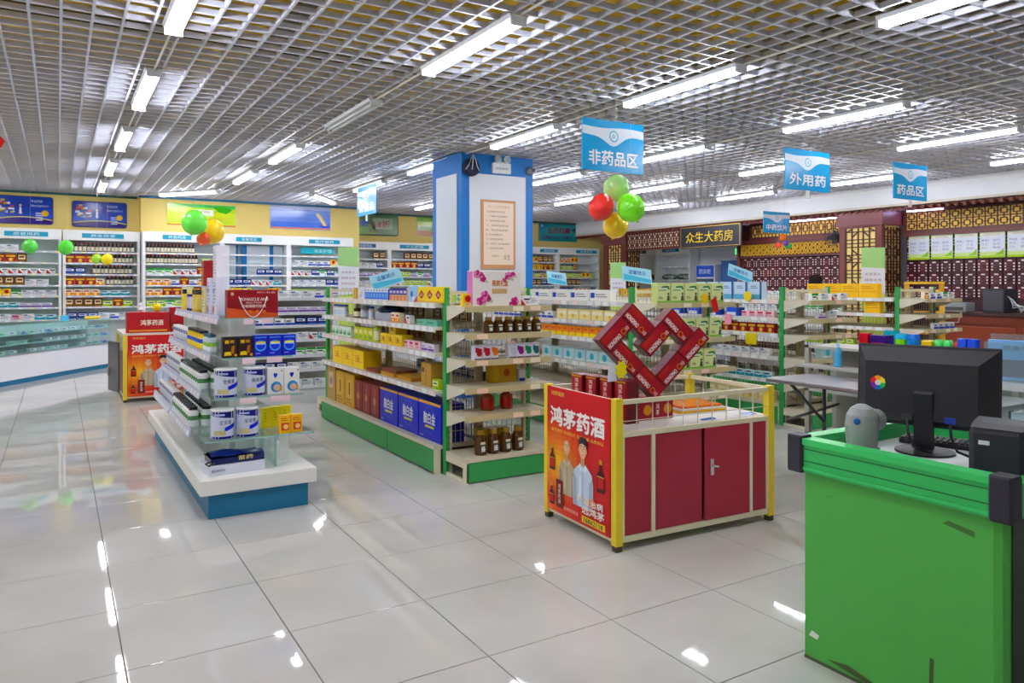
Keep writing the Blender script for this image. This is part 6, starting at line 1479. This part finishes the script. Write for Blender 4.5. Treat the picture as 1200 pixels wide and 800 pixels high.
# barcode scanner
t = thing('barcode_scanner', 'grey desktop barcode scanner at the counter edge', 'scanner', (2.80, 1.86, .8625), .5)
MB('plastic').lathe([(.05, 0), (.058, .015), (.058, .06), (.062, .10), (.064, .14), (.058, .18), (.042, .208), (.018, .222)], 22, col=(156, 160, 160)).build('body', t)
o = MB('plastic').lathe([(.042, 0), (.046, .02), (.042, .045), (.03, .05)], 18, col=(140, 144, 144)).build('scan_head', t, (.035, -.03, .155)); o.rotation_euler = (PI/2, 0, PI/2-.5)
o = MB('gloss').lathe([(.013, 0), (.013, .006), (.008, .009)], 14, col=(30, 90, 170)).build('badge', t, (-.058, .012, .16)); o.rotation_euler = (0, -PI/2, 0)
MB('plastic').prism([(-.045, 0), (.02, 0), (.0, .05), (-.03, .06)], -.068, -.05, (136, 140, 140), 'y').build('side_cheek', t)
# keyboard
t = thing('keyboard', 'black keyboard with pale keys behind the monitor', 'keyboard', (3.36, 1.80, .8625), ang)
MB('plastic').cbox(-.065, -.2, 0, .065, .2, .02, .005, (40, 40, 44)).build('case', t)
km = MB('plastic').cbox(-.0075, -.009, 0, .0075, .009, .008, .002, (60, 60, 66)).mesh('key')
for i in range(5):
    for j in range(17): inst('key', km, t, (-.048+.024*i, -.184+.023*j, .02))
# card terminal and cables
t = thing('card_terminal', 'black card terminal at the near end of the counter', 'terminal', (2.93, 1.40, .8625), .25)
MB('plastic').cbox(-.06, -.09, 0, .08, .09, .19, .02, (42, 42, 50)).build('case', t); MB('print').box(-.0612, .02, .13, -.06, .055, .145, (226, 230, 240)).build('badge', t)
MB('plastic').prism([(-.06, .19), (.08, .19), (.06, .215), (-.02, .205)], -.08, .08, (52, 52, 60), 'y').build('lid', t)
o = MB('plastic').tube([(2.77, 1.62, .868), (2.79, 1.52, .875), (2.77, 1.44, .872), (2.80, 1.36, .88), (2.9, 1.34, .872)], .008, 6, (206, 196, 180)).build('beige_cable'); tag(o, 'beige cable lying along the counter edge', 'cable')
o = MB('plastic').tube([(2.80, 1.66, .868), (2.82, 1.56, .87), (2.79, 1.48, .872), (2.84, 1.38, .87)], .006, 6, (40, 40, 44)).build('black_cable'); tag(o, 'black cable curling under the monitor', 'cable')
o = MB('print').box(-.05, -.06, 0, .05, .06, .006, (236, 238, 244)).build('note_pad', None, (2.80, 1.72, .8625), .2); tag(o, 'white note pad next to the scanner', 'note pad')
# steel folding table behind the cart
t = thing('folding_table', 'grey steel folding table between cart and green counter', 'table', (0, 0, 0))
MB('metal').cbox(4.68, 2.25, .825, 5.22, 3.92, .855, .006, (150, 148, 156)).build('table_top', t)
for y in (2.4, 3.75):
    MB('metal').tube([(5.16, y, 0), (5.16, y, .826)], .016, 6, (96, 96, 100)).build('leg', t)
    MB('metal').tube([(4.76, y, .82), (5.15, y, .50)], .013, 6, (96, 96, 100)).build('brace', t); MB('metal').tube([(4.72, y, .55), (5.34, y, .62)], .012, 6, (110, 110, 112)).build('brace', t)
MB('metal').tube([(5.16, 2.4, .42), (5.16, 3.75, .42)], .014, 6, (110, 110, 114)).build('cross_bar', t)
# grey steel shelf unit behind the till
t = thing('steel_shelf_unit', 'grey perforated steel shelf unit behind the monitor', 'shelf', (0, 0, 0))
for (x, y) in ((5.56, 2.55), (5.56, 4.2), (5.94, 2.55), (5.94, 4.2)):
    MB('paint').box(x-.02, y-.02, 0, x+.02, y+.02, 1.05, (168, 168, 160)).build('upright', t)
for z in (.3, .68, 1.05): MB('paint').box(5.54, 2.53, z-.02, 5.96, 4.22, z, (186, 186, 180)).build('shelf', t)
MB('paint').box(5.92, 2.57, .1, 5.94, 4.18, 1.0, (150, 150, 144)).build('back_sheet', t)
MB('paint').box(5.36, 2.6, .88, 5.54, 4.18, .90, (180, 180, 176)).build('front_ledge', t)
def cup(label, x, y, c, lid, r=.045, h=.14):
    t = thing('plastic_cup', label, 'cup', (x, y, 1.0505))
    MB('gloss').lathe([(r*.85, 0), (r, .01), (r*1.05, h*.7)], 14, col=c).build('cup_body', t); MB('gloss').lathe([(r*1.08, 0), (r*1.08, h*.1), (r*.9, h*.3)], 14, col=lid).build('lid', t, (0, 0, h*.7))
SXU = 5.66
cup('green plastic cup with a sky blue lid behind the monitor', SXU, 3.42, (120, 210, 30), (90, 190, 230)); cup('blue plastic cup with a pale lid behind the monitor', SXU, 3.325, (50, 140, 226), (60, 120, 220))
cup('first mint green cup right of the blue one', SXU, 3.13, (110, 220, 130), (120, 226, 140), .030, .11); cup('second mint green cup right of the blue one', SXU, 3.06, (110, 220, 130), (120, 226, 140), .030, .11)
def simple(name, label, cat, x, y, w, d, h, c, c2, z=1.0505):
    b = MB('gloss').cbox(-.0, -w/2, 0, d, w/2, h, .006, c); b.quad((-.0006, w*.35, h*.15), (-.0006, -w*.35, h*.15), (-.0006, -w*.35, h*.5), (-.0006, w*.35, h*.5), c2)
    return tag(b.build(name, None, (x, y, z)), label, cat)
simple('red_mug', 'red box standing left of the green cup', 'box', 5.6, 3.71, .08, .08, .13, (196, 24, 40), (230, 90, 90)); simple('purple_box', 'dark purple box with a magenta front', 'box', 5.6, 3.58, .15, .1, .12, (54, 34, 110), (190, 40, 110)); simple('teal_lid_box', 'teal lidded tub behind the purple box', 'tub', 5.78, 3.60, .1, .08, .15, (60, 170, 190), (40, 140, 160))
simple('yellow_box', 'yellow and black box between the cups', 'box', 5.62, 3.205, .08, .08, .10, (240, 200, 50), (30, 26, 24)); simple('red_box', 'narrow red box beside the mint cups', 'box', 5.64, 3.0, .03, .05, .10, (190, 90, 90), (230, 200, 190))
for k in range(2): simple('blue_box', ('first', 'second')[k]+' bright blue box at the right end of the row', 'box', 5.62, 2.945-.068*k, .062, .07, .13, (30, 80, 220), (200, 220, 250))
t = thing('spray_bottle', 'slim pale blue bottle standing left of the monitor', 'bottle', (5.46, 3.84, .9005)); MB('gloss').lathe([(.03, 0), (.032, .02), (.03, .12), (.014, .16)], 12, col=(110, 180, 220)).build('bottle_body', t); MB('gloss').lathe([(.012, 0), (.012, .03), (.006, .04)], 10, col=(190, 220, 236)).build('cap', t, (0, 0, .16))
# white desk with an acrylic leaflet holder at the right edge
t = thing('white_desk', 'white and glass desk behind the card terminal', 'desk', (0, 0, 0))
MB('board').box(4.12, 1.1, 0, 4.7, 2.12, .78, (222, 226, 230)).build('body', t); MB('glass').box(4.12, 1.1, .78, 4.7, 2.12, 1.04, (200, 225, 225)).build('glass_case', t); MB('board').box(4.08, 1.08, 1.04, 4.72, 2.14, 1.07, (200, 202, 206)).build('desk_top', t)
MB('print').box(4.3, 1.2, .785, 4.6, 2.0, .90, (206, 222, 240)).build('folded_cloth', t)
t = thing('leaflet_holder', 'clear acrylic holder full of pale blue leaflets', 'leaflet holder', (4.22, 1.93, 1.0706), .1)
MB('clear').box(0, -.16, 0, .01, .16, .2, (220, 230, 240)).build('front_pane', t); MB('clear').box(.09, -.16, 0, .1, .16, .24, (220, 230, 240)).build('back_pane', t)
for s in (-.16, .155): MB('clear').box(.01, s, 0, .09, s+.005, .2, (220, 230, 240)).build('side_pane', t)
b = MB('print').box(.03, -.15, .004, .07, .15, .21, (150, 190, 236)); b.quad((.0294, .14, .02), (.0294, -.14, .02), (.0294, -.14, .11), (.0294, .14, .11), (120, 110, 130)); b.text('健康手册', (.0288, .08, .16), (0, -1, 0), UZ, .16, .025, (80, 90, 120)); b.build('leaflets', t)
# dropped black scrap on the floor
o = MB('print').poly([(-.06, -.01, .001), (.02, -.03, .001), (.07, 0, .003), (.0, .02, .002)], (46, 44, 46)).build('scrap', None, (2.92, 2.2, 0.0005), .4); tag(o, 'small dark scrap lying on the floor tiles', 'scrap')
# red paper ornament hanging at the far left edge
t = thing('hanging_ornament', 'red paper ornament hanging at the far left edge', 'ornament', (-.27, 5.0, 2.32))
MB('print').prism([(-.03, 0), (.0, .01), (.02, .05), (-.03, .10)], -.003, .003, (220, 40, 40), 'y').build('paper', t); MB('metal').tube([(-.03, 0, .1), (-.03, 0, ZG-2.32)], .002, 4, (200, 200, 204)).build('thread', t)
# ================================================================ PERSON behind the shelves
def person(x, y, rz):
    t = thing('person', 'person in a white coat behind the shelves, only dark hair showing', 'person', (x, y, 0), rz)
    v = [(0, 0, .92), (0, 0, 1.08), (0, .0, 1.25), (0, 0, 1.40), (0, .0, 1.47), (0, .01, 1.56), (0, .02, 1.64), (0, .01, 1.70),
         (.10, 0, .88), (.11, .01, .48), (.11, -.01, .09), (.11, .11, .03), (-.10, 0, .88), (-.11, .01, .48), (-.11, -.01, .09), (-.11, .11, .03),
         (.19, 0, 1.38), (.23, .01, 1.10), (.21, .10, .86), (.20, .14, .78), (-.19, 0, 1.38), (-.23, .01, 1.10), (-.21, .10, .86), (-.20, .14, .78)]
    e = [(0, 1), (1, 2), (2, 3), (3, 4), (4, 5), (5, 6), (6, 7), (0, 8), (8, 9), (9, 10), (10, 11), (0, 12), (12, 13), (13, 14), (14, 15), (3, 16), (16, 17), (17, 18), (18, 19), (3, 20), (20, 21), (21, 22), (22, 23)]
    rr = [.15, .14, .15, .13, .055, .075, .09, .06, .10, .065, .045, .04, .10, .065, .045, .04, .065, .05, .038, .04, .065, .05, .038, .04]
    me = bpy.data.meshes.new('body'); me.from_pydata(v, e, []); o = bpy.data.objects.new('body', me); SC.collection.objects.link(o)
    md = o.modifiers.new('skin', 'SKIN'); sv = me.skin_vertices[0].data
    for i, r_ in enumerate(rr): sv[i].radius = (r_, r_*(.75 if i < 4 else 1))
    sv[0].use_root = True
    o.modifiers.new('sub', 'SUBSURF').levels = 2
    dg = bpy.context.evaluated_depsgraph_get(); m2 = bpy.data.meshes.new_from_object(o.evaluated_get(dg)); bpy.data.objects.remove(o)
    at = m2.color_attributes.new('Col', 'FLOAT_COLOR', 'CORNER'); buf = []
    sk = lin((228, 186, 160)); ct = lin((232, 234, 238)); tr = lin((50, 54, 70))
    for p in m2.polygons:
        z = p.center.z; c = sk if (z > 1.46 or (z < .86 and abs(p.center.x) > .165)) else (ct if z > .6 else tr)
        buf += list(c)*p.loop_total
    at.data.foreach_set('color', buf); m2.materials.clear(); m2.materials.append(M['cloth'])
    for p in m2.polygons: p.use_smooth = True; p.material_index = 0
    b_ = bpy.data.objects.new('body', m2); SC.collection.objects.link(b_); b_.parent = t
    h = MB('cloth'); n = 16
    prof = [(.10, -.06), (.112, 0), (.108, .05), (.09, .09), (.055, .115), (.004, .125)]
    h.lathe(prof, n, col=(30, 22, 20)); ho = h.build('hair', t, (0, -.015, 1.625)); 
    f = MB('plastic')
    for s in (-1, 1): f.sphere((s*.032, .105, 1.635), .010, (36, 26, 24), 8, 5); f.sphere((s*.095, .01, 1.62), .018, (220, 176, 150), 8, 5)
    f.sphere((0, .116, 1.605), .014, (222, 178, 152), 8, 5); f.box(-.025, .098, 1.565, .025, .106, 1.572, (180, 90, 84)); f.build('face', t)
person(10.8, 8.0, -PI/2)
# ================================================================ every look-alike gets its place in its row
from collections import defaultdict
ORDN = ['first', 'second', 'third', 'fourth', 'fifth', 'sixth', 'seventh', 'eighth', 'ninth', 'tenth', 'eleventh', 'twelfth', 'thirteenth', 'fourteenth', 'fifteenth', 'sixteenth', 'seventeenth', 'eighteenth', 'nineteenth', 'twentieth']
bpy.context.view_layer.update()
same = defaultdict(list)
for o in SC.objects:
    if o.parent is None and 'label' in o and o.get('group'): same[o['label']].append(o)
def fit(lb, n):
    w = lb.split()
    for drop in ('a', 'an', 'the', 'medicine', 'of', 'with', 'shelf', 'glass', 'supplement'):
        while len(w) > n and drop in w: w.remove(drop)
    return ' '.join(w)
for lb, os_ in same.items():
    lb2 = lb.strip()
    if len(os_) == 1:
        os_[0]['label'] = fit(lb2, 16); continue
    def px(o):
        p = view(*o.matrix_world.translation); return p[0] if p else 0
    os_.sort(key=px)
    for k, o in enumerate(os_):
        w = ORDN[k] if k < len(ORDN) else 'number %d' % (k+1)
        o['label'] = fit(lb2, 13)+', '+w+' from left'
